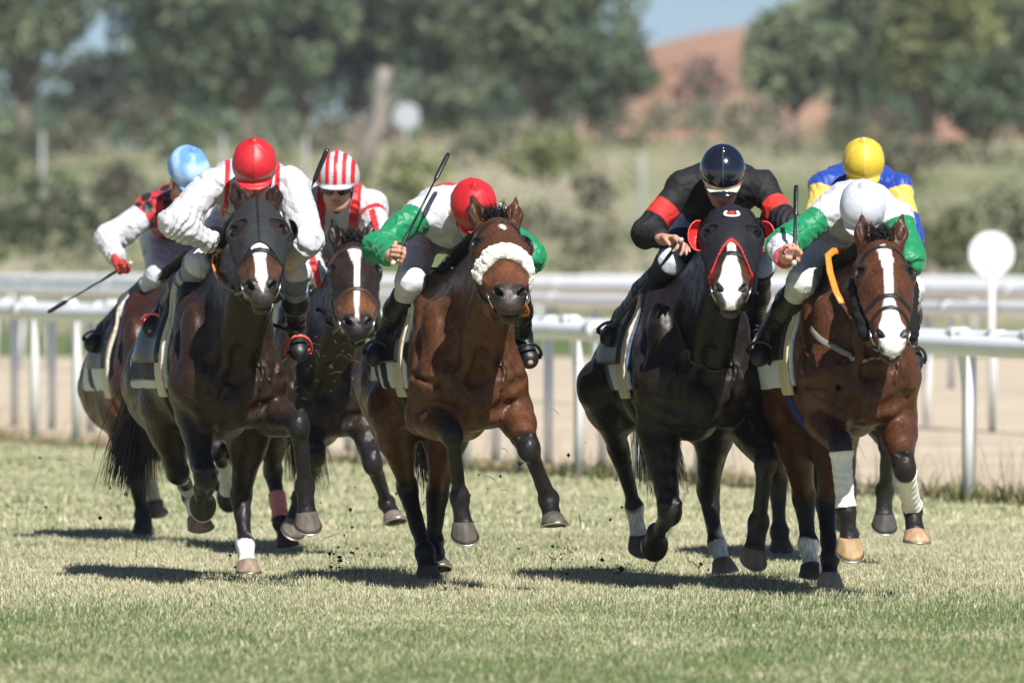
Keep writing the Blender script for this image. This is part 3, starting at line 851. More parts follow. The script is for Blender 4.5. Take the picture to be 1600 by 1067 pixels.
def horse_prims(s, fr, lite=False):
    B = Prims()
    L, LR, f, u, r = fr['L'], fr['LR'], fr['f'], fr['u'], fr['r']
    ax = (r, f, u)
    W = s.get('W', 1.0)
    # trunk
    B.ell(L(0, -.62, .09), ax, (.228 * W, .72, .335), .05, 'trunk')
    B.cone(L(0, -.85, .12), LR(0, .15, .08), .235, .215, .10, 'trunk')
    B.ell(L(0, -.50, .38), ax, (.07, .28, .09), .10, 'trunk')
    for w in (-1, 1):
        B.ell(L(w * .100 * W, -.02, -.03), ax, (.108, .125, .175), .022, 'chest')
        B.cone(L(w * .10, -.42, .40), L(w * .195 * W, -.06, .03), .10, .105, .06, 'trunk', flat=(r, .75))
        B.ell(L(w * .185 * W, -.08, .03), ax, (.072, .10, .14), .035, 'trunk')
        B.ell(L(w * .165 * W, -.10, .22), ax, (.06, .11, .15), .035, 'trunk')
        B.cone(L(w * .06, -.08, .28), L(w * .13 * W, .02, .02), .10, .075, .04, 'trunk')
        B.ell(LR(w * .105, -.02, .03), ax, (.145, .36, .245), .05, 'rump')
    B.ell(L(0, .03, -.10), ax, (.05, .10, .11), .04, 'chest')
    B.ell(L(0, -.25, -.13), ax, (.13, .28, .13), .06, 'trunk')
    # neck
    wi, th = L(0, -.36, .40), L(0, -.04, .14)
    poll, H = fr['poll'], fr['H']
    pb, tl = H(0, .03, -.06), H(0, .13, -.15)
    dn = unit(pb - wi); nf = unit(r - dn * np.dot(r, dn))
    B.cone(wi, pb, .110, .066, .07, 'neck', flat=(nf, .72))
    B.cone((wi + th) / 2, (pb + tl) / 2, .19, .115, .08, 'neck', flat=(nf, .70))
    B.cone(th, tl, .135, .088, .07, 'neck', flat=(nf, .86))
    for w in (-1, 1):
        B.cone(L(w * .045, .02, .06), H(w * .045, .17, -.13), .062, .035, .04, 'neck')     # long neck muscle either side
    head_prims(B, fr)
    def near_prims(pts):
        lo_, hi_ = np.min(pts, 0) - .12, np.max(pts, 0) + .12
        return Prims([p for p in B if not p['sub'] and (prim_bounds(p)[0] < hi_).all() and (prim_bounds(p)[1] > lo_).all()])
    def groove(pts, r_, k_, tg):
        if lite: return
        base = near_prims(pts); sn, g = snap(base, np.array(pts), .0, 3)
        for i in range(len(sn) - 1): B.cone(sn[i], sn[i + 1], r_, r_, k_, tg, sub=True)
    groove([L(0, .12, .16), L(0, .12, .02), L(0, .12, -.12), L(0, .05, -.22)], .018, .05, 'groove')
    for w in (-1, 1):
        groove([L(w * .09, .12, .18), L(w * .12, .12, .10), L(w * .15, .10, -.02), L(w * .13, .09, -.14)], .010, .045, 'groove')
        groove([L(w * .24, -.22, .34), L(w * .27, -.12, .18), L(w * .26, -.02, .04)], .014, .05, 'groove')
        groove([L(w * .24, .02, -.10), L(w * .15, .12, -.13), L(w * .06, .12, -.17)], .014, .045, 'groove')
    def vein(pts, tg, r_=.0042):
        if lite: return
        base = near_prims(pts); pts = np.array(pts); fine_ = np.concatenate([pts[i] + (pts[i + 1] - pts[i]) * np.linspace(0, 1, 4, endpoint=False)[:, None] for i in range(len(pts) - 1)])
        fine_ += np.random.default_rng(5).normal(size=fine_.shape) * .008
        sn, g = snap(base, fine_, .0, 3)
        for i in range(len(sn) - 1): B.cone(sn[i], sn[i + 1], r_, r_, .014, tg)
    for w in (-1, 1):
        vein([L(w * .10, .12, .20), L(w * .14, .12, .05), L(w * .12, .12, -.08), L(w * .16, .08, -.20)], 'trunk')
        vein([L(w * .26, -.25, .10), L(w * .26, -.15, -.05), L(w * .25, -.10, -.18)], 'trunk')
        H_ = fr['H']
        vein([H_(w * .10, .30, -.02), H_(w * .08, .38, .0), H_(w * .06, .46, .0)], 'head', .003)
        vein([H_(w * .09, .27, -.05), H_(w * .09, .34, -.06), H_(w * .07, .42, -.05)], 'head', .003)
    # legs
    for q, pts in enumerate(fr['legs']):
        w = -1 if q in (0, 2) else 1
        a, b, c, e = pts
        tg = 'leg%d' % q
        p = unit(e - c); cor = c + p * (np.linalg.norm(e - c) - .085)
        side = unit(r - p * np.dot(r, p))
        toe = unit(np.cross(p, side))
        slope = min(max(-toe[2] / p[2], -.3), 1.5) if (q in s.get('ground', ())) and p[2] < -.2 else .75
        fr.setdefault('hoof', []).append((cor, p, toe, side, slope))
        if q < 2:
            sh = L(w * .185 * W, -.06, .0)
            B.cone(sh, a, .095, .088, .05, tg + 'u')
            ab = unit(b - a); sd = unit(r - ab * np.dot(r, ab)); fw = np.cross(sd, ab); fw = fw if np.dot(fw, f) > 0 else -fw
            B.cone(a, b, .092, .053, .035, tg + 'a', flat=(sd, .88))
            B.ell(a + (b - a) * .22 + fw * .012, (sd, ab, fw), (.078, .13, .084), .03, tg + 'a')
            B.ell(a + (b - a) * .30 + sd * w * .022, (sd, ab, fw), (.042, .12, .05), .02, tg + 'a')
            vein([a + ab * .04 + fw * .2 - sd * w * .05, a + ab * .16 + fw * .2 - sd * w * .02, a + ab * .30 + fw * .2 - sd * w * .04], tg + 'a')
            for o in (-.028, .030):
                groove([a + ab * .08 + fw * .2 + sd * o * 1.6, a + ab * .20 + fw * .2 + sd * o, a + ab * .32 + fw * .2 + sd * o * .6], .008, .03, tg + 'g')
            bc = unit(c - b); kn = unit(ab + bc)
            s2 = unit(r - bc * np.dot(r, bc)); f2 = np.cross(s2, bc); f2 = f2 if np.dot(f2, fw) > 0 else -f2
            B.ell(b - kn * .004 + f2 * .002, (s2, kn, np.cross(s2, kn)), (.045, .060, .046), .025, tg + 'b')
            for o in (-1, 1):
                B.ell(b + s2 * o * .028 - kn * .026 + f2 * .016, (s2, kn, f2), (.024, .026, .024), .014, tg + 'b')
                B.ell(b + s2 * o * .022 + kn * .020 + f2 * .018, (s2, kn, f2), (.022, .020, .020), .012, tg + 'b')
            B.ell(b + kn * .03, (s2, kn, np.cross(s2, kn)), (.039, .035, .036), .02, tg + 'b')
            B.cone(b, c, .039, .030, .025, tg + 'c')
            B.cone(b - f2 * .016 + bc * .03, c - f2 * .022, .024, .021, .02, tg + 'c')
        else:
            hip = LR(w * .115, -.04, .02)
            B.cone(hip, a, .165, .11, .09, tg + 'u', flat=(r, .8))
            B.cone(LR(w * .12, -.26, .0), a + (b - a) * .35 - f * .03, .12, .075, .07, tg + 'u')
            ab = unit(b - a); sd = unit(r - ab * np.dot(r, ab)); fw = np.cross(sd, ab); fw = fw if np.dot(fw, f) > 0 else -fw
            B.cone(a, b, .122, .048, .05, tg + 'a', flat=(sd, .88))
            B.ell(a + (b - a) * .25, (sd, ab, fw), (.078, .14, .10), .04, tg + 'a')
            bc = unit(c - b); kn = unit(ab + bc)
            s2 = unit(r - bc * np.dot(r, bc)); f2 = np.cross(s2, bc); f2 = f2 if np.dot(f2, f) > 0 else -f2
            B.ell(b, (s2, kn, np.cross(s2, kn)), (.044, .065, .052), .03, tg + 'b')
            B.cone(b - f2 * .02 - bc * .055, b - f2 * .012 + bc * .08, .026, .028, .02, tg + 'b')
            B.cone(b, c, .042, .031, .03, tg + 'c')
            B.cone(b - f2 * .02 + bc * .04, c - f2 * .022, .026, .022, .02, tg + 'c')
        B.ell(c, (side, p, toe), (.045, .046, .047), .022, tg + 'd')
        B.ell(c - toe * .024 + p * .008, (side, p, toe), (.026, .028, .026), .015, tg + 'd')
        B.cone(c, cor, .037, .042, .022, tg + 'e', flat=(toe, .95))
        B.ell(cor, (side, p, toe), (.044, .016, .044), .012, tg + 'e')
    return B

def horse_colours(s, fr, B, v):
    base, dark = np.array(s['coat']), np.array(s.get('points', (.014, .012, .012)))
    c = np.ones((len(v), 3)) * base
    idx, t = closest_tag(B, v)
    tags = np.array([p['tag'] for p in B])[idx]
    ll, hl = fr['ll'](v), fr['hl'](v)
    n1 = wob(v, 9, 3); n2 = wob(v, 45, 4)
    c *= (1 + .14 * n1)[:, None]
    ishead = np.isin(tags, ['head', 'muzzle', 'ear'])
    # black points: how far down each leg
    for q in range(4):
        a, b, cc, e = fr['legs'][q]
        lo = s.get('black', .62)
        tg = 'leg%d' % q
        m = tags == tg + 'a'
        tv = np.clip((v - a) @ (b - a) / np.dot(b - a, b - a), 0, 1)
        c[m] = mixc(c[m], (tv[m] - lo + .05 * n2[m]) / .22, dark)
        m = np.isin(tags, [tg + 'b', tg + 'c', tg + 'd', tg + 'e'])
        c[m] = dark * (1 + .25 * n2[m])[:, None]
        sock = s.get('socks', {}).get(q)
        if sock:
            x = (v - cc) @ unit(e - cc); m = np.isin(tags, [tg + 'c', tg + 'd', tg + 'e'])
            y = .0 + np.where(x > 0, x, -np.linalg.norm(v - cc, axis=1) * np.where(((v - cc) @ unit(cc - b)) < 0, 1, -1))
            c[m] = mixc(c[m], (y[m] - sock[0] + .05 * n2[m] + .04 * wob(v[m], 17, 12)) / .035, sock[1])
    # mealy / dark muzzle, eye rims
    mz = ramp(hl[:, 1] + .015 * n2, [(.44, 0), (.53, 1)]) * (ishead)
    c = mixc(c, mz * s.get('mzk', .8), s.get('muzzle', dark))
    if s.get('tan'):
        tn = ramp(hl[:, 1], [(.36, 0), (.43, 1), (.49, 1), (.53, .0)]) * ishead * ramp(hl[:, 2], [(-.05, 1), (.06, .7)])
        c = mixc(c, tn * .8, s['tan'])
    for w in (-1, 1):
        e = np.sqrt(((hl[:, 0] - w * .092) / .03) ** 2 + ((hl[:, 1] - .208) / .042) ** 2)
        c = mixc(c, (1.25 - e) * 1.4 * (hl[:, 2] > -.03) * ishead, dark)
    bl = s.get('blaze')
    if bl:
        wid = ramp(hl[:, 1], [(x[0], x[1]) for x in bl]); off = ramp(hl[:, 1], [(x[0], x[2]) for x in bl])
        m = (wid - np.abs(hl[:, 0] - off) + .0035 * n2) / .005 * (hl[:, 2] > -.035) * ishead * (hl[:, 1] > bl[0][0]) * (hl[:, 1] < bl[-1][0])
        c = mixc(c, m, (.72, .70, .68))
    # nostrils and ear insides stay dark
    for w in (-1, 1):
        e = np.linalg.norm(hl - np.array([w * .044, .546, .024]), axis=1)
        c = mixc(c, (.021 - e) / .006, (.02, .012, .011))
        if not s.get('pinknose'):
            c = mixc(c, ((.036 - e) / .01) * .6, dark)
    m = np.isin(tags, ['ear']) & (n1 < 9)
    c[m] = c[m] * .75
    # darker back line and mane crest
    return np.clip(c, 0.004, 1)

def hoof_mesh(fr, q, parent, col):
    cor, p, toe, side, slope = fr['hoof'][q]
    mb = MB(); n = 20; rows = []
    for i, (z, tilt, ra, rb) in enumerate([(-.008, .3, .042, .043), (.004, .35, .049, .050), (.025, .55, .054, .056), (.045, .8, .060, .062), (.060, 1., .063, .066)]):
        ring = []
        for k in range(n):
            th = 2 * math.pi * k / n
            x, y = math.sin(th) * ra, math.cos(th) * rb
            if y < 0: y *= .82
            cc = cor + p * (z - .004) + toe * (z * .10)
            pt = cc + side * x + toe * y + p * (y * tilt * slope)
            ring.append(pt)
        rows.append(ring)
    vs = [x for rg in rows for x in rg]
    fs = [(i * n + k, i * n + (k + 1) % n, (i + 1) * n + (k + 1) % n, (i + 1) * n + k) for i in range(len(rows) - 1) for k in range(n)]
    m = len(rows) - 1
    cen = sum(rows[m]) / n - p * .016
    vs.append(cen); ci = len(vs) - 1
    # sole: dished in
    inner = [x * .82 + (sum(rows[m]) / n) * .18 - p * .006 for x in rows[m]]
    vs += inner; i0 = ci + 1
    for k in range(n):
        k2 = (k + 1) % n
        fs.append((m * n + k, m * n + k2, i0 + k2, i0 + k)); fs.append((i0 + k, i0 + k2, ci))
    fs.append(tuple(range(n))[::-1])
    cols = [np.array(col) * (.75 + .08 * i) for i in range(len(rows)) for k in range(n)] + [np.array((.05, .045, .04))] * (n + 1)
    o = mesh_obj('hoof', np.array(vs), fs, M_HORN, parent, np.array(cols))
    sh = MB(); pts = []
    for k in range(-7, 8):
        j = k % n
        pts.append(rows[m][j] * .93 + (sum(rows[m]) / n) * .07 + p * .002)
    sh.tube(pts, .007, 6, flat=(p, .6))
    sh.build('horseshoe', M_STEEL, o)
    return o

def eyes(fr, parent):
    for w in (-1, 1):
        B = Prims(); B.ell(fr['H'](w * .083, .212, .034), (fr['hr'], fr['ha'], fr['hn']), (.021 * fr['K'],) * 3)
        v, q = mesh_sdf(B, .004)
        mesh_obj('eye', v, q, M_EYE, parent)

def mane_tail(s, fr, B, parent):
    L, LR, H, r, f, u = fr['L'], fr['LR'], fr['H'], fr['r'], fr['f'], fr['u']
    side = s.get('mane', -1)
    a, b = L(0, -.36, .52), H(0, .00, -.045)
    crest, g = snap(B, np.array([a + (b - a) * x + u * .06 for x in np.linspace(0, 1, 40)]))
    N = 900; n = 7
    ts = RNG.uniform(0, 1, N); st = np.stack([np.interp(ts, np.linspace(0, 1, 40), crest[:, i]) for i in range(3)], 1)
    gg = np.stack([np.interp(ts, np.linspace(0, 1, 40), g[:, i]) for i in range(3)], 1)
    lines = np.zeros((N, n, 3)); p = st.copy() - gg * .008
    ln = RNG.uniform(.10, .19, N)
    sd = np.where(RNG.uniform(0, 1, N) < .85, side, -side)[:, None]
    for i in range(n):
        lines[:, i] = p
        x = i / (n - 1)
        dirn = gg * (1.0 - 1.6 * x) + sd * r * (.25 + .9 * x) - u * (1.4 * x) - f * (.5 + .2 * x) + RNG.normal(size=(N, 3)) * .16
        dirn /= np.linalg.norm(dirn, axis=1, keepdims=True)
        p = p + dirn * (ln / (n - 1))[:, None]
        d = sdf(B, p); pen = d < .008
        if pen.any(): p[pen] += (gg * .5 + sd * r * .6)[pen] * (.010 - d[pen])[:, None]
    v, q = strands(lines, .0034, .0008, n)
    mesh_obj('mane', v, q, M_HAIR, parent)
    if s.get('forelock', True):
        N = s.get('nfore', 300); p = H(0, -.01, .03) + RNG.normal(size=(N, 3)) * .016 + fr['hr'] * RNG.uniform(-.04, .04, (N, 1))
        lines = np.zeros((N, 6, 3))
        for i in range(6):
            lines[:, i] = p
            dirn = -fr['ha'] * (1.0 - .5 * i / 5) + fr['hn'] * (.35) + fr['hr'] * RNG.normal(size=(N, 1)) * .55 + f * (-.5) + RNG.normal(size=(N, 3)) * .2
            p = p + dirn / np.linalg.norm(dirn, axis=1, keepdims=True) * RNG.uniform(.010, .022, (N, 1)) * s.get('flen', 1)
        v, q = strands(lines, .0028, .0007, 6)
        mesh_obj('forelock', v, q, M_HAIR, parent)
    # tail
    N = 800; n = 10
    dock = LR(s.get('tailx', -.1) * .3, -.38, .14); p = dock + RNG.normal(size=(N, 3)) * .02
    lines = np.zeros((N, n, 3)); ln = RNG.uniform(.55, .85, N); tx = s.get('tailx', -.1)
    drift = RNG.normal(size=(N, 3)) * .05
    for i in range(n):
        lines[:, i] = p
        x = i / (n - 1)
        dirn = -f * (.9 - .8 * x) - u * (.35 + 1.2 * x) + r * tx + drift * (1 + x) + RNG.normal(size=(N, 3)) * .06
        dirn /= np.linalg.norm(dirn, axis=1, keepdims=True)
        p = p + dirn * (ln / (n - 1))[:, None]
    v, q = strands(lines, .0042, .0010, n)
    mesh_obj('tail', v, q, M_HAIR, parent)

def headbands(fr, B, bands, t=.006):
    """leather bands that lie on the head: each (point, normal, half width, extra clip)"""
    def post(p, F):
        h = fr['hl'](p.astype(np.float64)).astype(np.float32)
        c = np.full(len(p), 1e3, np.float32)
        for (s0, n0, ns, nn, hw, lo, hi) in bands:
            ln = math.hypot(ns, nn)
            d = np.abs((h[:, 1] - s0) * ns / ln + (h[:, 2] - n0) * nn / ln) * fr['K'] - hw
            d = np.maximum(d, np.maximum(lo - h[:, 2], h[:, 2] - hi))
            c = np.minimum(c, d)
        return np.maximum(np.maximum(F - t, -(F + .006)), c)
    return post
def hb(fr, r=.36):
    c = fr['H'](0, .28, -.03)
    return (c - r, c + r)

def bridle(s, fr, B, parent):
    hd = fr['headonly']
    bands = [(.095, .03, 1, .12, .0095, -.03, 1),              # brow band
             (.16, -.02, .10, 1, .008, -1, 1),                  # placeholder for the cheek plane, replaced below
             (.385, .0, 1, .18, .010, -1, 1)]                   # nose band
    if s.get('noseband') is False: bands.pop()
    bands[1] = (.0, -.055, .11, 1, .0075, -1, 1)
    if s.get('grackle'): bands.append((.455, .0, 1, .35, .008, -1, 1))
    lim = s.get('cheek_end', .47)
    base = headbands(fr, hd, bands, .0065)
    def post(p, F):
        h = fr['hl'](p.astype(np.float64)).astype(np.float32)
        return np.maximum(base(p, F), np.maximum(h[:, 1] - lim, -.03 - h[:, 1]))
    v, q = mesh_sdf(hd, .0045, post, hb(fr))
    o = mesh_obj('bridle', v, q, M_TINTLEATHER, parent, np.ones((len(v), 3)) * np.array(s.get('leather', (.012, .011, .011))))
    for w in (-1, 1):
        c, g = snap(hd, fr['H'](w * .075, .475, -.055)[None], .009)
        mb = MB(); mb.torus(c[0], g[0], .034, .0045)
        fr.setdefault('bit', []).append(c[0])
        mb.build('bit_ring', M_STEEL, o)
    return o

def shell(B, fr, t, clip, h=.008, bbox=None, noise=None, inner=.006):
    def post(p, F):
        l = fr['ll'](p.astype(np.float64)).astype(np.float32)
        tt = t if noise is None else t + noise(p)
        return np.maximum(np.maximum(F - tt, -(F + inner)), clip(l, p))
    return mesh_sdf(B, h, post, bbox, slack=.02)
def box_clip(l, lo, hi):
    o = np.full(len(l), -1e3, np.float32)
    for i in range(3):
        if lo[i] is not None: o = np.maximum(o, lo[i] - l[:, i])
        if hi[i] is not None: o = np.maximum(o, l[:, i] - hi[i])
    return o

def saddlery(s, fr, B, parent):
    """saddle cloth, saddle and girth laid on the back; stirrups hang where the rider's feet are"""
    trunk = Prims([p for p in B if p['tag'] in ('trunk', 'chest', 'rump')])
    fr['trunk'] = trunk
    c = fr['L'](0, -.85, .1); bb = (c - .85, c + .85)
    v, q = shell(trunk, fr, .016, lambda l, p: box_clip(l, (None, -1.22, -.02), (None, -.46, None)), .010, bb, lambda p: .004 * wob(p, 22, 5))
    l = fr['ll'](v)
    cc = np.ones((len(v), 3)) * np.array(s.get('cloth', (.75, .76, .78)))
    if s.get('cloth_edge') is not None:
        e = np.maximum(np.maximum(l[:, 1] + .50, -(l[:, 1] + 1.18)), -(l[:, 2] - .02))
        cc = mixc(cc, (e + .0) / .004, s['cloth_edge'])
    if s.get('cloth_spots') is not None:
        cc = mixc(cc, (wob(v, 26, 9) - .1) / .05, s['cloth_spots'])
    mesh_obj('saddle_cloth', v, q, M_CLOTH, parent, cc)
    # foam pad edge under the flap
    v, q = shell(trunk, fr, .030, lambda l, p: box_clip(l, (None, -.62, -.06), (None, -.47, None)), .010, bb, None, -.010)
    mesh_obj('saddle_pad', v, q, M_CLOTH, parent, np.ones((len(v), 3)) * np.array(s.get('pad', (.62, .55, .40))))
    v, q = shell(trunk, fr, .048, lambda l, p: box_clip(l, (None, -.98, .10), (None, -.52, None)) + np.float32(.0), .010, bb, lambda p: .004 * wob(p, 9, 6), -.014)
    sad = mesh_obj('saddle', v, q, M_LEATHER, parent)
    v, q = shell(trunk, fr, .012, lambda l, p: box_clip(l, (None, -.66, None), (None, -.575, .06)), .010, bb)
    mesh_obj('girth', v, q, M_CLOTH, parent, np.ones((len(v), 3)) * np.array(s.get('girth', (.02, .03, .02))))
    return sad

def wraps(s, fr, B, parent):
    for q, (t0, t1, col) in s.get('wraps', {}).items():
        a, b, c, e = fr['legs'][q]
        leg = Prims([p for p in B if p['tag'].startswith('leg%d' % q) and p['tag'][-1] in 'bcd'])
        ax = unit(c - b); ln = np.linalg.norm(c - b)
        def post(p, F):
            x = ((p - b.astype(np.float32)) @ ax.astype(np.float32)) / np.float32(ln)
            return np.maximum(F - .009 - .0012 * np.sin(x * 48 + 2 * wob(p, 25, 2)), np.maximum(t0 - x, x - t1) * np.float32(ln))
        v, f = mesh_sdf(leg, .0055, post)
        mesh_obj('leg_bandage', v, f, M_CLOTH, parent, np.ones((len(v), 3)) * np.array(col))

def sheepskin(fr, parent, s0=.350, hw=.042):
    hd = fr['headonly']
    def post(p, F):
        h = fr['hl'](p.astype(np.float64)).astype(np.float32)
        g = F - .027 - .006 * wob(p, 120, 8) - .003 * wob(p, 260, 9)
        return smax(np.maximum(g, -(F + .004)), np.maximum(np.abs(h[:, 1] + .10 * h[:, 2] - s0) * fr['K'] - hw - .004 * wob(p, 130, 3), -.035 - h[:, 2]), .02)
    v, q = mesh_sdf(hd, .004, post, hb(fr), slack=.03)
    return mesh_obj('sheepskin_noseband', v, q, M_FLEECE, parent)

def hood(s, fr, B, parent):
    """cloth mask over the head with eye holes"""
    o = s['hood']; hd = fr['headonly']; K = fr['K']
    def post(p, F):
        h = fr['hl'](p.astype(np.float64)).astype(np.float32)
        w = np.abs(h[:, 0])
        low = o['end'] + o.get('arch', 0) * np.clip(w / .07, 0, 1) ** 1.6 - h[:, 1]      # lower edge arches over the nose
        c = np.maximum(-low, -.035 - h[:, 1])
        eye = np.sqrt((h[:, 1] - .212) ** 2 * .7 + (h[:, 2] - .060) ** 2 + (w - .080) ** 2) * K - o.get('eye', .04)
        ear = np.sqrt((h[:, 1] + .02) ** 2 + (w - .062) ** 2) * K - .034
        c = np.maximum(c, np.maximum(-eye, -ear))
        return np.maximum(np.maximum(F - .0085 - .001 * wob(p, 60, 3), -(F + .004)), c)
    v, q = mesh_sdf(hd, .004, post, hb(fr))
    h = fr['hl'](v)
    c = np.ones((len(v), 3)) * np.array(o['col'])
    if o.get('seam') is not None: c = mixc(c, (.006 - np.abs(h[:, 0])) / .002, o['seam'])
    if o.get('trim') is not None:
        w = np.abs(h[:, 0]); e = o['end'] + o['arch'] * np.clip(w / .07, 0, 1) ** 1.6 - h[:, 1]
        c = mixc(c, (.013 + .003 * np.sign(np.sin(h[:, 0] * 900)) - e) / .003 * (h[:, 2] > -.06), o['trim'])
    m = mesh_obj('mask', v, q, M_CLOTH, parent, c)
    return m

def cups(fr, parent, col, sides=(-1, 1), R=.064, dn=0.):
    """half-bowl blinkers standing off the mask behind each eye, open to the front"""
    for w in sides:
        c = fr['H'](w * .118, .205 + dn, .030)
        opn = unit(fr['hn'] * .70 + fr['ha'] * .60 - fr['hr'] * w * .20)
        a = unit(fr['hr'] * w - opn * np.dot(fr['hr'] * w, opn)); b = np.cross(opn, a)
        mb = MB(); n, m = 22, 9; vs = []
        for i in range(m):
            ph = (i / (m - 1)) * math.pi * .5
            for k in range(n):
                th = -1.75 + 3.5 * k / (n - 1)          # only the outer side: the inner side lies against the mask
                vs.append(c + a * .006 - opn * R * .9 * math.cos(ph) + (a * math.cos(th) * .80 + b * math.sin(th) * 1.15) * R * math.sin(ph) + opn * R * .25)
        fs = [(i * n + k, i * n + k + 1, (i + 1) * n + k + 1, (i + 1) * n + k) for i in range(m - 1) for k in range(n - 1)]
        mb.add(vs, fs)
        o = mb.build('blinker_cup', material('cup plastic %.3f' % col[0], col, .4, .5, noise=.08), parent)
        md = o.modifiers.new('thick', 'SOLIDIFY'); md.thickness = .006

def cheek_rolls(fr, parent):
    """dark fleece rolls along the cheeks"""
    for w in (-1, 1):
        B = Prims(); H = fr['H']
        B.cone(H(w * .10, .16, -.05), H(w * .085, .44, -.055), .036, .030, .02)
        v, q = mesh_sdf(B, .005, lambda p, F: F + .006 * wob(p, 90, 4) + .003 * wob(p, 220, 5), None, pad=.03, slack=.01)
        mesh_obj('cheek_fleece', v, q, material('dark fleece', (.012, .012, .013), .95, .2, bump=.8, bscale=140), parent)

def mask_emblem(fr, parent):
    """white horseshoe with a red patch inside, sewn on the forehead of the mask"""
    hd = fr['headonly']; H = fr['H']
    mb = MB()
    pts = [H(.036 * math.cos(t), .095 - .030 * math.sin(t), .12) for t in np.linspace(-.75 - math.pi * .0, math.pi + .75, 17)]
    pts = [H(.034 * math.cos(t), .118 + .028 * math.sin(t), .11) for t in np.linspace(-.7, math.pi + .7, 17)]
    sn, g = snap(hd, np.array(pts), .013); mb.tube(list(sn), .0085, 8, flat=(list(g), .35), col=(.72, .70, .66))
    c = snap(hd, np.array([H(.018 * math.cos(t), .116 + .016 * math.sin(t), .11) for t in np.linspace(0, 2 * math.pi, 14, endpoint=False)]), .0125)[0]
    cen = c.mean(0) + fr['hn'] * .003
    mb.add([cen] + list(c), [(0, 1 + (k + 1) % 14, 1 + k) for k in range(14)], (.50, .03, .03))
    mb.build('mask_emblem', M_CLOTH, parent)

def strap(B, pix, near, hw, parent, name, mat, off=.006, col=None):
    pts = [cast(B, x, y, near) for x, y in pix]
    fine = []
    for i in range(len(pts) - 1):
        for t in np.linspace(0, 1, 8, endpoint=False): fine.append(pts[i] + (pts[i + 1] - pts[i]) * t)
    fine.append(pts[-1])
    fine = np.array(fine)
    for _ in range(3): fine[1:-1] = (fine[:-2] + fine[1:-1] * 2 + fine[2:]) / 4
    sn, g = snap(B, fine, off)
    far = sdf(B, fine) > off
    fine = np.where(far[:, None], fine, sn)
    mb = MB(); mb.tube(list(fine), hw, 8, flat=(list(g), .35), col=col)
    return mb.build(name, mat, parent)

def build_horse(s, h=.008):
    fr = horse_frame(s); B = horse_prims(s, fr)
    hd = Prims(); head_prims(hd, fr, ears=False); fr['headonly'] = hd
    fr['B'] = B
    C = fr['C'].astype(np.float32); hc = fr['H'](0, .25, 0).astype(np.float32)
    def post(p, F):
        g = p - C
        hw = np.clip((np.linalg.norm(p - hc, axis=1) - .36) / .15, .22, 1)
        return F + hw * (.0050 * wob(g * np.array((1, 1, .6), np.float32), 25, 21) + .0020 * wob(g, 58, 22))
    v, q = mesh_sdf(B, h, post, None, pad=.03)
    c = horse_colours(s, fr, B, v)
    return fr, v, q, c
def finish_horse(s, data):
    fr, v, q, c = data; B = fr['B']
    base = V(fr['C'][0], fr['C'][1] + .6, 0)
    root = empty('horse', base)
    tag(root, s['label'], 'racehorse', 'racehorses galloping in the field')
    fr['root'] = root
    mesh_obj('body', v, q, M_COAT, root, c)
    hcol = s.get('hooves', [(.10, .085, .07)] * 4)
    for i in range(4): hoof_mesh(fr, i, root, hcol[i])
    eyes(fr, root)
    mane_tail(s, fr, B, root)
    bridle(s, fr, B, root)
    fr['saddle'] = saddlery(s, fr, B, root)
    wraps(s, fr, B, root)
    if s.get('hood'): hood(s, fr, B, root)
    return fr
WHT = (.70, .69, .66)
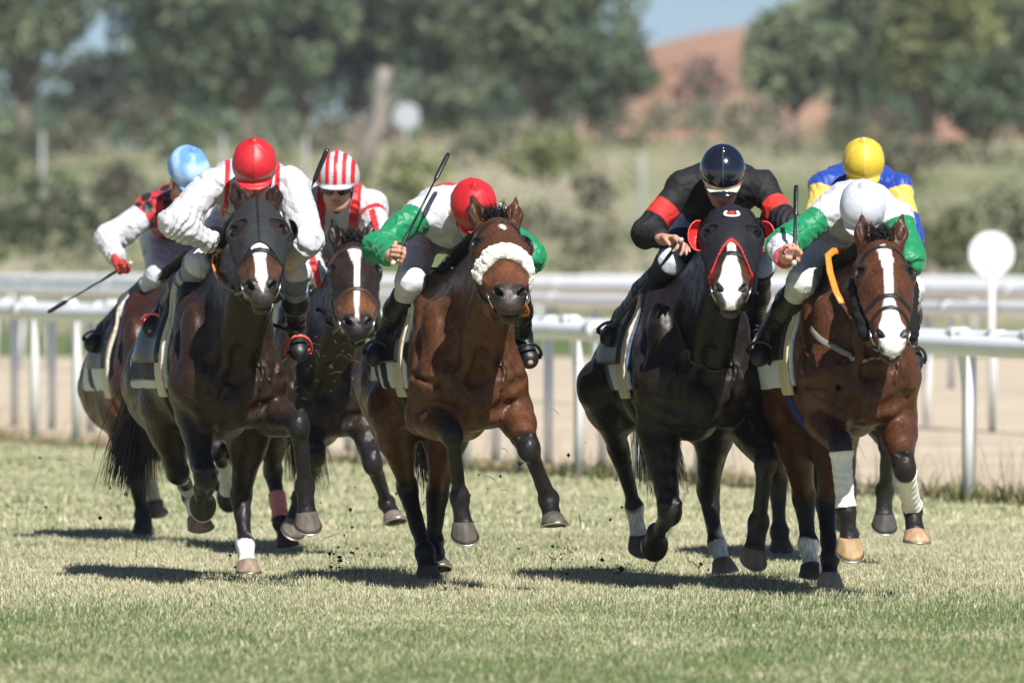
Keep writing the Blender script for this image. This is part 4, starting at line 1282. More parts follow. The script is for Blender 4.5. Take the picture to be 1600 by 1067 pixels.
HORSES = {
 'H4': dict(d=38.7, C=(737, 600), R=(652, 600), poll=(776, 354), dpoll=-.25, muz=(797, 490), hroll=-.04, K=1.24, W=.93, noseband=False, ground=(2,),
    legs=[[(664, 650, .16), (706, 678, -1), (718, 776, 1), (729, 862, 1)],
          [(803, 645, .16), (826, 700, -1), (856, 780, 1), (868, 829, -1)],
          [(612, 640, .95), (636, 760, 1.22), (664, 862, 1.0), (671, 914, .92)],
          [(705, 650, .95), (683, 770, 1.25), (676, 845, 1.3), (688, 896, 1.1)]],
    coat=(.078, .031, .013), tan=(.17, .055, .02), muzzle=(.035, .028, .026), black=.70, mane=-1, tailx=.25,
    blaze=[(.115, .0, .004), (.12, .012, .006), (.145, .014, .008), (.165, .008, .012), (.17, 0, .012)],
    cloth=(.68, .71, .74), cloth_spots=(.02, .025, .035), girth=(.01, .05, .03),
    label='bay racehorse wearing a fluffy white sheepskin noseband'),
 'H2': dict(d=39.2, C=(360, 600), R=(285, 600), poll=(401, 324), ears=((-.15, -.35), (.15, -.35)), dpoll=-.25, muz=(409, 480), W=.95, K=1.2, ground=(3,),
    legs=[[(302, 640, .16), (320, 745, -1), (318, 762, 1), (316, 791, 1)],
          [(425, 650, .16), (466, 664, -1), (476, 760, 1), (482, 840, 1)],
          [(258, 640, .95), (278, 738, 1.1), (298, 775, 1.42), (316, 833, 1.36)],
          [(394, 650, .9), (377, 775, 1.15), (383, 850, 1.0), (389, 904, .92)]],
    coat=(.027, .0145, .0095), tan=(.11, .048, .024), black=.55, mane=-1, tailx=-.12,
    muzzle=(.05, .043, .04), mzk=.7,
    blaze=[(.27, .026, 0), (.33, .034, 0), (.42, .024, .0), (.52, .022, .003), (.56, .012, .004), (.58, 0, .004)],
    socks={2: (-.02, WHT), 3: (-.06, WHT)}, hooves=[(.03, .028, .025), (.12, .10, .085), (.40, .25, .14), (.30, .22, .16)],
    hood=dict(col=(.022, .024, .026), end=.335, arch=.05, eye=.052, seam=(.006, .006, .007)), forelock=False,
    cloth=(.03, .035, .05), cloth_edge=(.55, .55, .5), pad=(.55, .50, .40),
    label='dark brown racehorse in a plain dark mask with a broad white nose'),
 'H5': dict(d=38.8, C=(1097, 600), R=(1010, 605), poll=(1143, 335), dpoll=-.25, muz=(1142, 484), ears=((-.3, -1.3), (.3, -1.3)), W=1.08, K=1.22, ground=(3,),
    legs=[[(1026, 668, .16), (1047, 800, -1), (1026, 832, 1), (1022, 852, 1)],
          [(1172, 672, .16), (1197, 722, -1), (1186, 815, 1), (1172, 905, 1)],
          [(938, 604, .95), (966, 700, 1.3), (992, 792, 1.4), (1003, 865, 1.4)],
          [(1120, 640, .95), (1107, 765, 1.25), (1121, 850, 1.2), (1135, 901, 1.1)]],
    coat=(.0145, .0098, .0078), tan=(.10, .04, .02), muzzle=(.10, .085, .08), black=.5, mane=-1, tailx=.25, pinknose=True,
    blaze=[(.30, .014, .0), (.40, .024, 0), (.46, .036, 0), (.52, .048, -.004), (.56, .040, 0), (.60, .02, 0), (.62, 0, 0)],
    socks={2: (-.05, WHT), 3: (-.06, WHT)}, hooves=[(.03, .026, .024), (.16, .12, .095), (.12, .10, .08), (.30, .20, .14)],
    hood=dict(col=(.010, .011, .016), end=.315, arch=.115, eye=.040, trim=(.55, .03, .03)), forelock=False,
    cloth=(.62, .65, .72), cloth_spots=(.10, .13, .2), pad=(.60, .54, .42),
    label='near black racehorse in a dark hood with red blinker cups'),
 'H6': dict(d=37.9, C=(1350, 590), R=(1248, 605), poll=(1376, 386), dpoll=-.25, muz=(1394, 556), hroll=-.04, K=1.2, W=.95, ground=(3,),
    legs=[[(1288, 655, .16), (1313, 694, -1), (1324, 815, 1), (1328, 876, 1)],
          [(1402, 660, .16), (1412, 730, -1), (1426, 795, 1), (1433, 856, -1)],
          [(1236, 650, .95), (1255, 775, 1.25), (1263, 850, 1.2), (1270, 910, 1.1)],
          [(1305, 660, .9), (1292, 785, 1.0), (1296, 870, .80), (1297, 926, .72)]],
    coat=(.068, .0255, .0105), tan=(.14, .048, .02), muzzle=(.05, .04, .036), black=.78, mane=-1, tailx=.3, pinknose=True,
    ears=((-.05, .0), (.20, -.05)),
    blaze=[(.07, .008, 0), (.10, .028, 0), (.17, .026, .004), (.24, .016, .004), (.38, .020, .0), (.46, .034, 0), (.52, .05, .0), (.57, .05, 0), (.60, .03, 0), (.62, .0, 0)],
    socks={2: (-.05, WHT)}, hooves=[(.42, .27, .14), (.42, .27, .16), (.08, .07, .06), (.35, .28, .22)],
    wraps={0: (.10, .93, (.72, .71, .67)), 1: (.12, .92, (.70, .68, .62))}, grackle=True,
    cloth=(.60, .66, .72), pad=(.60, .52, .34), girth=(.015, .04, .20),
    label='bay racehorse with a long white blaze and white front leg bandages'),
 'H3': dict(d=42.9, C=(505, 620), R=(455, 615), poll=(551, 388), dpoll=-.25, muz=(559, 535), hroll=-.06, K=1.2, ground=(2,),
    legs=[[(478, 650, .16), (494, 712, -1), (472, 775, 1), (453, 846, 1)],
          [(561, 640, .16), (582, 722, -1), (604, 785, 1), (620, 822, -1)],
          [(424, 640, .95), (426, 735, 1.2), (440, 815, 1.05), (452, 863, 1.0)],
          [(500, 640, .95), (492, 700, 1.3), (478, 750, 1.5), (470, 790, 1.45)]],
    coat=(.021, .0125, .009), tan=(.22, .09, .035), black=.6, mane=1, tailx=.2,
    blaze=[(.085, .02, 0), (.10, .030, 0), (.15, .026, .003), (.22, .013, .006), (.38, .012, .002), (.48, .013, -.004), (.53, .006, -.004), (.55, 0, 0)],
    wraps={2: (.45, .95, (.62, .22, .22))}, hooves=[(.16, .13, .10), (.20, .16, .13), (.14, .03, .04), (.1, .09, .08)],
    leather=(.06, .03, .018),
    label='dark brown racehorse with a narrow white blaze, between the two red capped riders'),
 'H1': dict(d=44.9, C=(262, 605), R=(204, 605), poll=(325, 392), dpoll=-.2, muz=(332, 530),
    legs=[[(300, 660, .16), (338, 700, -1), (354, 745, 1), (357, 780, 1)],
          [(335, 660, .16), (372, 692, -1), (352, 722, 1), (345, 748, 1)],
          [(190, 640, .95), (213, 745, 1.25), (222, 805, 1.3), (225, 841, 1.25)],
          [(252, 630, .9), (248, 690, 1.25), (233, 745, 1.45), (246, 808, 1.4)]],
    coat=(.045, .018, .010), black=.6, mane=-1, tailx=.35,
    socks={0: (-.2, WHT), 3: (-.2, (.55, .48, .38))}, hooves=[(.05, .045, .04), (.05, .045, .04), (.05, .045, .04), (.18, .14, .11)],
    cloth=(.66, .67, .68), cloth_spots=(.05, .06, .07), pad=(.64, .56, .45), girth=(.35, .03, .03),
    label='brown racehorse mostly hidden behind the masked brown one, at far left'),
 'H7': dict(d=42.1, C=(1300, 600), R=(1246, 605), poll=(1372, 385), dpoll=-.2, muz=(1384, 530),
    legs=[[(1270, 655, .16), (1303, 700, -1), (1312, 770, 1), (1315, 810, 1)],
          [(1372, 650, .16), (1388, 692, -1), (1383, 765, 1), (1381, 838, 1)],
          [(1206, 640, .95), (1214, 750, 1.25), (1218, 830, 1.2), (1222, 869, 1.15)],
          [(1310, 640, .95), (1322, 760, 1.25), (1330, 835, 1.2), (1331, 882, 1.1)]],
    coat=(.060, .023, .011), black=.6, mane=-1, tailx=.3, points=(.022, .021, .021), hooves=[(.07, .065, .06)] * 4,
    cloth=(.66, .68, .70), pad=(.6, .55, .45),
    label='bay racehorse almost hidden behind the one with bandages, under the yellow cap'),
}
# ------------------------------------------------------------------ riders
def hand_prims(B, wrist, x, n, s_, fist=.9, tag='hand', K=1.05, spread=0.):
    """palm, four unequal jointed fingers and a thumb; x points along the hand, n is where the fingers curl to, s_ is the thumb side"""
    x = unit(x); n = unit(n - x * np.dot(n, x)); s_ = unit(np.cross(n, x)) * np.sign(np.dot(np.cross(n, x), s_) or 1)
    B.cone(wrist - x * .02, wrist + x * .02, .024, .026, .02, tag, flat=(n, .75))
    B.ell(wrist + x * .048 * K, (s_, x, n), (.037 * K, .046 * K, .016 * K), .015, tag)
    knk = []
    for i in range(4):
        L = (.041, .045, .042, .034)[i] * K
        r = (.0092, .0096, .0090, .0080)[i] * K
        c = fist * (1 - spread * (.25 * i))
        b = wrist + x * (.086 - .005 * abs(i - 1)) * K + s_ * (.027 - .0185 * i) * K
        def d(a): return x * math.cos(a) + n * math.sin(a)
        a1, a2, a3 = c * 1.25, c * 2.75, c * 3.7
        p1 = b + d(a1) * L; p2 = p1 + d(a2) * L * .68; p3 = p2 + d(a3) * L * .5
        B.ball(b, r * 1.12, .008, tag)
        B.cone(b - x * .012, p1, r * 1.08, r, .004, tag); B.cone(p1, p2, r, r * .9, .003, tag); B.cone(p2, p3, r * .9, r * .75, .003, tag)
        knk.append(p1)
    t0 = wrist + x * .022 * K + s_ * .030 * K + n * .006
    t1 = t0 + unit(x * .75 + s_ * .45 + n * .55) * .040 * K
    t2 = t1 + unit(x * .75 - s_ * .25 + n * .65) * .032 * K
    B.cone(t0, t1, .0125 * K, .0105 * K, .010, tag); B.cone(t1, t2, .0105 * K, .0085 * K, .004, tag)
    return wrist + x * .082 * K + n * .030 * K      # middle of the grip

def rider_pose(s, d, fr=None):
    J = dict(d=d)
    for k in ('head', 'pel'):
        J[k] = P(s[k][0], s[k][1], d + s[k][2])
    K = s.get('K', 1.0)
    J['sh'] = [P(*p[:2], d + p[2]) for p in s['sh']]
    J['el'] = [solve(J['sh'][i], s['el'][i][0], s['el'][i][1], .30 * K, s['el'][i][2]) for i in (0, 1)]
    J['wr'] = [solve(J['el'][i], s['wr'][i][0], s['wr'][i][1], .25 * K, s['wr'][i][2]) for i in (0, 1)]
    J['kn'] = [P(*p[:2], d + p[2]) for p in s['kn']]
    J['an'] = [P(*p[:2], d + p[2]) for p in s['an']]
    if fr is not None:
        tk = Prims([p for p in fr['B0'] if p['tag'] in ('trunk', 'chest', 'rump', 'neck')])
        for i, w in ((0, -1), (1, 1)):
            for nm, gap in (('kn', .040), ('an', .022)):
                for _ in range(40):
                    if sdf(tk, J[nm][i][None])[0] > gap: break
                    J[nm][i] = J[nm][i] + fr['r'] * w * .006
    J['nk'] = (J['sh'][0] + J['sh'][1]) / 2 + V(0, .0, .03)
    # head axes: look = (side, down) turn of the face
    lx, ld = s.get('look', (0, .6)); roll = s.get('roll', 0.)
    hy = unit(V(lx, -math.cos(ld), -math.sin(ld))); hz = unit(V(roll, -math.sin(ld) * .999, math.cos(ld))); hz = unit(hz - hy * np.dot(hy, hz)); hx = np.cross(hz, hy) * -1
    if hx[0] < 0: hx = -hx
    J['hx'], J['hy'], J['hz'] = hx, hy, hz
    J['tf'] = unit(J['nk'] - J['pel'])
    J['tr'] = unit(J['sh'][1] - J['sh'][0]); J['tu'] = unit(np.cross(J['tr'], J['tf'])); J['tu'] = J['tu'] if J['tu'][2] > 0 else -J['tu']
    return J

def torso_prims(B, J, g, cut=''):
    nk, pel, tf, tr, tu = J['nk'], J['pel'], J['tf'], J['tr'], J['tu']
    ln = np.linalg.norm(nk - pel)
    mid = pel + tf * ln * .45 + tu * .03
    che = pel + tf * ln * .78 + tu * .0
    B.cone(pel + tu * .0, mid, .125 + g, .125 + g, .08, 'torso', flat=(tu, .85))
    B.cone(mid, che, .125 + g, .150 + g, .08, 'torso', flat=(tu, .85))
    for i, w in ((0, -1), (1, 1)):
        B.cone(che, J['sh'][i] - tr * w * .01 - tf * .02, .11 + g, .060 + g, .06, 'torso')
        B.cone(nk - tf * .02, J['sh'][i], .060 + g, .052 + g, .06, 'torso')
        B.ell(che + tr * w * .085 + tu * .045, (tr, tf, tu), (.08 + g, .10, .06 + g), .05, 'torso')

def body_prims(s, J):
    """the rider's body: one continuous figure; clothes are laid over it"""
    B = Prims(); hx, hy, hz = J['hx'], J['hy'], J['hz']; Hc = J['head']; ax = (hx, hy, hz)
    h = lambda a, b, c: Hc + a * hx + b * hy + c * hz
    B.ell(h(0, -.012, .035), ax, (.074, .092, .082), .03, 'head')
    B.ell(h(0, .022, -.035), ax, (.060, .066, .072), .03, 'head')
    B.cone(h(0, .055, -.085), h(0, .066, -.092), .030, .022, .03, 'head')                       # chin
    for w in (-1, 1):
        B.cone(h(w * .056, .0, -.045), h(w * .025, .052, -.088), .022, .020, .02, 'head')        # jaw
        B.ell(h(w * .040, .066, -.022), ax, (.024, .018, .020), .018, 'head')                    # cheekbone
        B.ell(h(w * .031, .078, .008), ax, (.017, .014, .011), .008, 'socket', sub=True)
        B.ell(h(w * .031, .068, .008), ax, (.0135, .0135, .0125), .004, 'eyeball')
        B.ell(h(w * .074, -.012, -.012), ax, (.010, .020, .031), .008, 'ear')
        B.ball(h(w * .011, .094, -.030), .009, .008, 'nose')
    B.cone(h(0, .082, .012), h(0, .104, -.026), .010, .0125, .012, 'nose')
    B.ell(h(0, .078, .022), ax, (.050, .018, .012), .016, 'head')                                # brow
    B.ell(h(0, .086, -.056), ax, (.024, .012, .0065), .006, 'lip')
    B.ell(h(0, .084, -.067), ax, (.021, .012, .0070), .006, 'lip')
    B.ell(h(0, .099, -.0615), ax, (.022, .012, .0022), .003, 'mouth', sub=True)
    B.cone(h(0, -.03, -.05), J['nk'] + J['tf'] * .0, .056, .062, .04, 'neck')
    torso_prims(B, J, -.012)
    for i, w in ((0, -1), (1, 1)):
        B.cone(J['sh'][i], J['el'][i], .046, .037, .02, 'arm')
        B.cone(J['el'][i], J['wr'][i], .037, .025, .02, 'arm')
        hs = s['hand'][i]
        x = unit(J['wr'][i] - J['el'][i]) * .6 + V(*hs[0]); n = V(*hs[1]); th = V(*hs[2])
        J.setdefault('grip', []).append(hand_prims(B, J['wr'][i], x, n, th, hs[3] if len(hs) > 3 else .9, 'hand', 1.05, hs[4] if len(hs) > 4 else 0))
        J.setdefault('hx_', []).append((unit(x), unit(n)))
        hip = J['pel'] + J['tr'] * w * .085 - J['tu'] * .02
        B.cone(hip, J['kn'][i], .080, .050, .05, 'leg'); B.cone(J['kn'][i], J['an'][i], .046, .032, .03, 'leg')
        J.setdefault('hip', []).append(hip)
        dn = unit(J['an'][i] - J['kn'][i]); toe = unit(V(.0 + .12 * w, -1, -.25) - dn * np.dot(V(.12 * w, -1, -.25), dn) * .8)
        J.setdefault('toe', []).append(J['an'][i] + dn * .035 + toe * .16)
        J.setdefault('toed', []).append(toe); J.setdefault('dn', []).append(dn)
        B.cone(J['an'][i] + dn * .03 - toe * .04, J['toe'][i], .030, .024, .03, 'foot')
    return B

def skin_colours(s, B, v):
    idx, t = closest_tag(B, v); tags = np.array([p['tag'] for p in B])[idx]
    c = np.ones((len(v), 3)) * np.array(s.get('skin', (.50, .27, .19)))
    c *= (1 + .05 * wob(v, 70, 3))[:, None]
    c[tags == 'lip'] *= (.82, .62, .62)
    c[tags == 'nose'] *= (1.05, .88, .84)
    c[tags == 'eyeball'] = (.6, .58, .55)
    if s.get('glove') is not None:
        m = tags == 'hand'; c[m] = s['glove']
    return c

def build_rider(s, d, hs=None):
    fr = None
    if hs is not None:
        fr = horse_frame(hs); fr['B0'] = horse_prims(hs, fr, True)
    J = rider_pose(s, d, fr); out = {'J': J}
    B = body_prims(s, J); out['B'] = B
    v, q = mesh_sdf(B, .0048, None, None, pad=.02)
    out['body'] = (v, q, skin_colours(s, B, v))
    # jersey
    E = Prims(); torso_prims(E, J, .012)
    bl = s.get('billow', 0.)
    for i, w in ((0, -1), (1, 1)):
        sh, el, wr = J['sh'][i], J['el'][i], J['wr'][i]
        E.cone(sh, el, .070 + bl, .064 + bl, .04, 'up%d' % i)
        E.cone(el, el + (wr - el) * .80, .060 + bl, .048 + bl * .6, .035, 'fo%d' % i)
        E.cone(el + (wr - el) * .80, el + (wr - el) * .97, .042 + bl * .5, .034, .018, 'cu%d' % i)
    hx, hy, hz, Hc = J['hx'], J['hy'], J['hz'], J['head']
    pelf, tf, tu = J['pel'].astype(np.float32), J['tf'].astype(np.float32), J['tu'].astype(np.float32)
    wa = s.get('wrinkle', 1.)
    arms = [(J['sh'][i].astype(np.float32), J['el'][i].astype(np.float32), J['wr'][i].astype(np.float32)) for i in (0, 1)]
    def post(p, F):
        n = .0075 * wob(p, 26, 5) + .0095 * (np.abs(wob(p, 30, 6)) ** .6 - .45) + .0040 * np.abs(wob(p, 80, 16)) + .0012 * wob(p, 170, 7)
        for sh, el, wr in arms:      # folds gather at the elbows and cuffs
            for c, rr in ((el, .11), (wr, .09)):
                g = np.exp(-((p - c) ** 2).sum(1) / (rr * rr))
                ax = unit(wr - el).astype(np.float32)
                n = n + g * .0075 * np.sin((p - c) @ ax * 150 + 3 * wob(p, 30, 8))
        F = F + np.float32(wa) * n
        for sh, el, wr in arms:
            ax = unit(wr - el).astype(np.float32); x = (p - wr) @ ax
            near = np.linalg.norm(p - wr, axis=1) < .12
            F = np.where(near, np.maximum(F, x + .006), F)
        low = -((p - pelf) @ tf) + np.float32(s.get('hem', .02))
        return np.maximum(F, low)
    v, q = mesh_sdf(E, .0055, post, None, pad=.03, slack=.02)
    idx, t = closest_tag(E, v); tags = np.array([p['tag'] for p in E])[idx]
    loc = np.stack([(v - J['nk']) @ J['tr'], (v - J['nk']) @ J['tf'], (v - J['nk']) @ J['tu']], 1)
    # position along each arm 0..2 (0 shoulder, 1 elbow, 2 wrist)
    arm = np.zeros(len(v)) - 1
    for i in (0, 1):
        a, b, c = J['sh'][i], J['el'][i], J['wr'][i]
        m = tags == 'up%d' % i; arm[m] = np.clip((v[m] - a) @ (b - a) / np.dot(b - a, b - a), 0, 1)
        m = (tags == 'fo%d' % i) | (tags == 'cu%d' % i); arm[m] = 1 + np.clip((v[m] - b) @ (c - b) / np.dot(c - b, c - b), 0, 1)
    out['jersey'] = (v, q, s['silks'](v, tags, arm, loc))
    # breeches
    T = Prims(); T.cone(J['pel'] - J['tf'] * .04, J['pel'] + J['tf'] * .10, .142, .140, .06, 'seat', flat=(J['tu'], .88))
    for i in (0, 1):
        hip, kn, an = J['hip'][i], J['kn'][i], J['an'][i]
        T.cone(hip, kn, .100, .066, .06, 'thigh'); T.ball(kn, .064, .03, 'knee'); T.cone(kn, kn + (an - kn) * .5, .062, .050, .03, 'shin')
    lg = [(J['kn'][i].astype(np.float32), unit(J['an'][i] - J['kn'][i]).astype(np.float32)) for i in (0, 1)]
    def post2(p, F):
        F = F + .0045 * wob(p, 36, 9) + .0055 * (np.abs(wob(p, 55, 10)) ** .7 - .3)
        for kn, ax in lg:
            x = (p - kn) @ ax; near = np.linalg.norm(p - kn, axis=1) < .34
            F = np.where(near, np.maximum(F, x - .15), F)
        return F
    v, q = mesh_sdf(T, .0065, post2, None, pad=.03, slack=.012)
    c = np.ones((len(v), 3)) * np.array(s.get('breeches', (.60, .605, .63)))
    if s.get('knee') is not None:
        for i in (0, 1):
            ax = unit(J['an'][i] - J['kn'][i]); x = (v - J['kn'][i]) @ ax
            c = mixc(c, (x + .02) / .006 * (np.linalg.norm(v - J['kn'][i], axis=1) < .3), s['knee'])
    out['breeches'] = (v, q, c)
    # boots
    out['boots'] = []
    for i in (0, 1):
        Bo = Prims(); kn, an, toe, td, dn = J['kn'][i], J['an'][i], J['toe'][i], J['toed'][i], J['dn'][i]
        ax = unit(an - kn)
        Bo.cone(kn + ax * .10, kn + (an - kn) * .55, .060, .060, .03, 'shaft'); Bo.cone(kn + (an - kn) * .55, an, .058, .043, .03, 'shaft')
        Bo.cone(an + dn * .025 - td * .045, toe - td * .02, .042, .034, .035, 'foot'); Bo.ell(toe - td * .03, (np.cross(td, dn), td, dn), (.042, .06, .030), .03, 'foot')
        Bo.cone(an + dn * .058 - td * .055, toe + dn * .030 - td * .01, .022, .022, .008, 'sole', flat=(dn, .5))
        def post3(p, F, kn=kn.astype(np.float32), ax=ax.astype(np.float32)):
            x = (p - kn) @ ax
            return np.maximum(F + .0018 * wob(p, 55, 3) + .0012 * np.sin(x * 140 + 2 * wob(p, 20, 4)) * (x > .22), .115 - x)
        v, q = mesh_sdf(Bo, .006, post3, None, pad=.02)
        idx, t = closest_tag(Bo, v); tg = np.array([p['tag'] for p in Bo])[idx]
        c = np.ones((len(v), 3)) * np.array(s.get('boot', (.012, .012, .013))); c[tg == 'sole'] = s.get('sole', (.03, .028, .026))
        x = (v - kn) @ ax; top = s.get('boottop')
        if top is not None: c = mixc(c, (.16 - x) / .004, top)
        out['boots'].append((v, q, c))
    # helmet
    He = Prims(); R = s.get('cap', 1.0); axh = (hx, hy, hz)
    Ch = Hc + hz * .058 - hy * .004; out['Ch'] = Ch
    He.ell(Ch, axh, (.104 * R, .126 * R, .112 * R), .02, 'dome')
    He.ball(Ch + hz * .114 * R, .011, .012, 'button')
    hxf, hyf, hzf, Cf = hx.astype(np.float32), hy.astype(np.float32), hz.astype(np.float32), Ch.astype(np.float32)
    Pk = Prims(); Pk.ell(Ch + hy * .080 - hz * .042, axh, (.080, .080, .013), .02, 'peak')
    def post4(p, F):
        q = p - Cf; x, y, z = q @ hxf, q @ hyf, q @ hzf
        lowz = -.042 - .10 * np.clip(-(y - .02), 0, .1) - z           # rim drops towards the nape
        F = F + .0022 * wob(p, 38, 3) * s.get('satin', 1.) - .0042 * np.exp(-(np.sin(np.arctan2(x, y) * 3) * np.hypot(x, y) / .006) ** 2) * s.get('satin', 1.) * (z > -.02) - .010 * s.get('satin', 1.) * np.exp(-(np.hypot(x, y) / .045) ** 2) * (z > 0)
        D = smax(np.maximum(F, -(F + .014)), lowz, .008)
        if s.get('peak', True):
            pk = np.maximum(prim_d(Pk[0], p), .0 - y)
            D = smin(D, np.maximum(pk, -(F + .014)), .012)
        return D
    v, q = mesh_sdf(He, .0045, post4, None, pad=.07)
    l = np.stack([(v - Ch) @ hx, (v - Ch) @ hy, (v - Ch) @ hz], 1)
    c = s['capc'](l)
    ins = np.sqrt((l[:, 0] / .104) ** 2 + (l[:, 1] / .126) ** 2 + (l[:, 2] / .112) ** 2) / R < .93
    ins &= l[:, 1] < .09
    c = np.array(c); c[ins] = (.03, .03, .03)
    out['helmet'] = (v, q, c)
    # chin strap + goggles
    return out

def goggles(s, J, parent, mat, z=-.004, up=False):
    hx, hy, hz, Hc = J['hx'], J['hy'], J['hz'], J['head']
    G = Prims(); o = hz * z + hy * (.0)
    for w in (-1, 1):
        G.ell(Hc + o + hx * w * .033 + hy * .083, (unit(hx - hy * w * .35), unit(hy + hx * w * .35), hz), (.037, .013, .024), .012, 'lens')
    v, q = mesh_sdf(G, .004, None, None, pad=.01)
    go = mesh_obj('goggles', v, q, mat, parent)
    mb = MB(); pts = []
    for k in range(9):
        th = -.55 + (math.pi * 2 - (math.pi - 1.1)) * 0 + k / 8 * 1.1
    for w in (-1, 1):
        p = [Hc + o + hx * w * (.066 + .012 * math.sin(t * 2)) + hy * (.072 - .11 * t) for t in np.linspace(0, 1, 6)]
        mb.tube(p, .012, 6, flat=(hx * w, .25))
    mb.build('goggle_strap', M_LEATHER, go)

def chinstrap(J, parent):
    hx, hy, hz, Hc = J['hx'], J['hy'], J['hz'], J['head']
    mb = MB()
    pts = [Hc + hx * .078 + hy * .01 + hz * .02, Hc + hx * .070 + hy * .02 - hz * .05, Hc + hx * .038 + hy * .045 - hz * .10, Hc + hy * .058 - hz * .122,
           Hc - hx * .038 + hy * .045 - hz * .10, Hc - hx * .070 + hy * .02 - hz * .05, Hc - hx * .078 + hy * .01 + hz * .02]
    mb.tube(pts, .007, 6, flat=(hy, .4)); mb.build('chin_strap', M_LEATHER, parent)

def finish_rider(s, out):
    J = out['J']
    root = empty('person', V(J['pel'][0], J['pel'][1], J['pel'][2] - .15))
    tag(root, s['label'], 'jockey', 'jockeys riding in the race')
    v, q, c = out['body']; mesh_obj('body', v, q, M_SKIN, root, c)
    v, q, c = out['jersey']; mesh_obj('jersey', v, q, s.get('jmat', M_SILK), root, c)
    v, q, c = out['breeches']; mesh_obj('breeches', v, q, M_CLOTH, root, c)
    for b in out['boots']: mesh_obj('boot', b[0], b[1], M_TINTLEATHER, root, b[2])
    v, q, c = out['helmet']; hel = mesh_obj('helmet', v, q, s.get('hmat', M_SHELL), root, c)
    goggles(s, J, root, s.get('lens', M_LENS)); chinstrap(J, root)
    if s.get('upgoggles'):
        hx, hy, hz, Ch = J['hx'], J['hy'], J['hz'], out['Ch']
        G = Prims()
        for w in (-1, 1): G.ell(Ch + hx * w * .035 + hy * .118 + hz * .02, (unit(hx - hy * w * .4), unit(hy + hx * w * .4), hz), (.036, .016, .024), .012)
        v, q = mesh_sdf(G, .004); mesh_obj('spare_goggles', v, q, M_LENS, root)
    out['root'] = root
    return root

def whip(out, i, tip, label, L=.70, dpt=0., butt=.06):
    """a riding crop that passes through the closed hand towards a point"""
    J = out['J']; g = J['grip'][i]
    t = P(tip[0], tip[1], J['d'] + dpt); a = unit(t - g); L = min(np.linalg.norm(t - g), .95)
    mb = MB()
    p = lambda x: g + a * x
    mb.tube([p(-butt - .012), p(-butt), p(-butt + .012)], [.009, .013, .0095], 10, col=(.5, .45, .36))
    mb.tube([p(-butt + .01), p(0), p(.12), p(.20)], [.0085, .009, .0085, .0065], 8, col=(.02, .02, .022))
    w = mb.build('riding_whip', M_TINTLEATHER, None, origin=g)
    sh = MB(); sh.tube([p(.19), p(L - .16)], [.0060, .0040], 8); sh.build('shaft', M_LEATHER, w)
    fl = MB(); fl.tube([p(L - .18), p(L - .15), p(L - .02), p(L)], [.005, .0115, .0115, .008], 10, flat=(V(.3, 1, .2), .55)); fl.build('flap', M_LEATHER, w)
    tag(w, label, 'whip', 'riding whips in the jockeys hands')
    return w

def stirrup(fr, J, i, parent, col):
    toe, td, dn = J['toe'][i], J['toed'][i], J['dn'][i]
    c = toe - td * .05 + dn * .03; sd = np.cross(td, dn)
    mb = MB()
    pts = [c + sd * .062 + dn * .012, c - sd * .062 + dn * .012]
    arch = [c + sd * .062 * math.cos(t) * (1.02) - dn * .125 * math.sin(t) ** .8 + dn * .01 for t in np.linspace(0, math.pi, 17)]
    mb.tube(arch, .0075, 8, col=col)
    mb.tube(pts, .017, 8, flat=(dn, .4), col=col)
    st = mb.build('stirrup', material('enamelled steel', None, .35, .5), parent)
    top = c - dn * .125
    an = cast_to(fr, top)
    lb = MB(); lb.tube([top, (top + an) / 2, an], .012, 8, flat=(sd, .25)); lb.build('stirrup_leather', M_LEATHER, parent)
def cast_to(fr, p):
    q, g = snap(fr['trunk'], (p * .35 + fr['L'](np.sign((p - fr['C']) @ fr['r']) * .2, -.70, .38) * .65)[None], .06)
    return q[0]

def reins(fr, rider, parent, col, r=.009, grips=(0, 0)):
    """from each bit ring back to the rider's hands, clear of the neck"""
    J = rider['J']; B = fr['B']
    for i in (0, 1):
        a = fr['bit'][i]; b = J['grip'][i] if np.linalg.norm(J['grip'][i] - fr['L'](0, -.25, .45)) < .34 else J['grip'][1 - i]
        pts = np.array([a + (b - a) * t + V(0, 0, -.06 * math.sin(math.pi * t)) for t in np.linspace(0, 1, 22)])
        for _ in range(5):
            dd = sdf(B, pts); m = dd < .016
            m[0] = m[-1] = False
            if m.any():
                sp, g = snap(B, pts[m], .018); pts[m] = sp
            pts[1:-1] = (pts[:-2] + pts[1:-1] * 2 + pts[2:]) / 4
        mb = MB(); c = col[i]
        rr = r * (1.5 if c[0] > .3 else 1)
        mb.tube(list(pts), rr, 8, flat=(V(1, 0, .2), .35), col=c); ro = mb.build('rein', M_TINTLEATHER, parent)
        if grips[i]:
            k0 = int(21 * (1 - grips[i])); gb = MB(); gb.tube(list(pts[k0:]), r * 1.7, 8, flat=(V(1, 0, .2), .45), col=(.68, .22, .03)); gb.build('rein_grip', M_TINTLEATHER, ro)
W_ = np.array((.50, .505, .53)); RED = np.array((.52, .018, .024)); GRN = np.array((.003, .20, .075)); BLK = np.array((.010, .010, .011))
def silks_plain(col, f=None):
    def fn(v, tags, arm, loc):
        c = np.ones((len(v), 3)) * np.array(col)
        return f(c, v, tags, arm, loc) if f else c
    return fn
def s_J2(c, v, tags, arm, loc):      # white with thin red braces and piping
    x = np.abs(np.abs(loc[:, 0]) - (.115 + .25 * np.clip(-loc[:, 1] - .05, 0, .3) * .2)); m = (arm < .35)
    c = mixc(c, (.014 - x) / .004 * m, RED)
    x2 = np.abs(loc[:, 1] + .24); return mixc(c, (.018 - x2) / .004 * (arm < 0) * (loc[:, 2] < .05), RED)
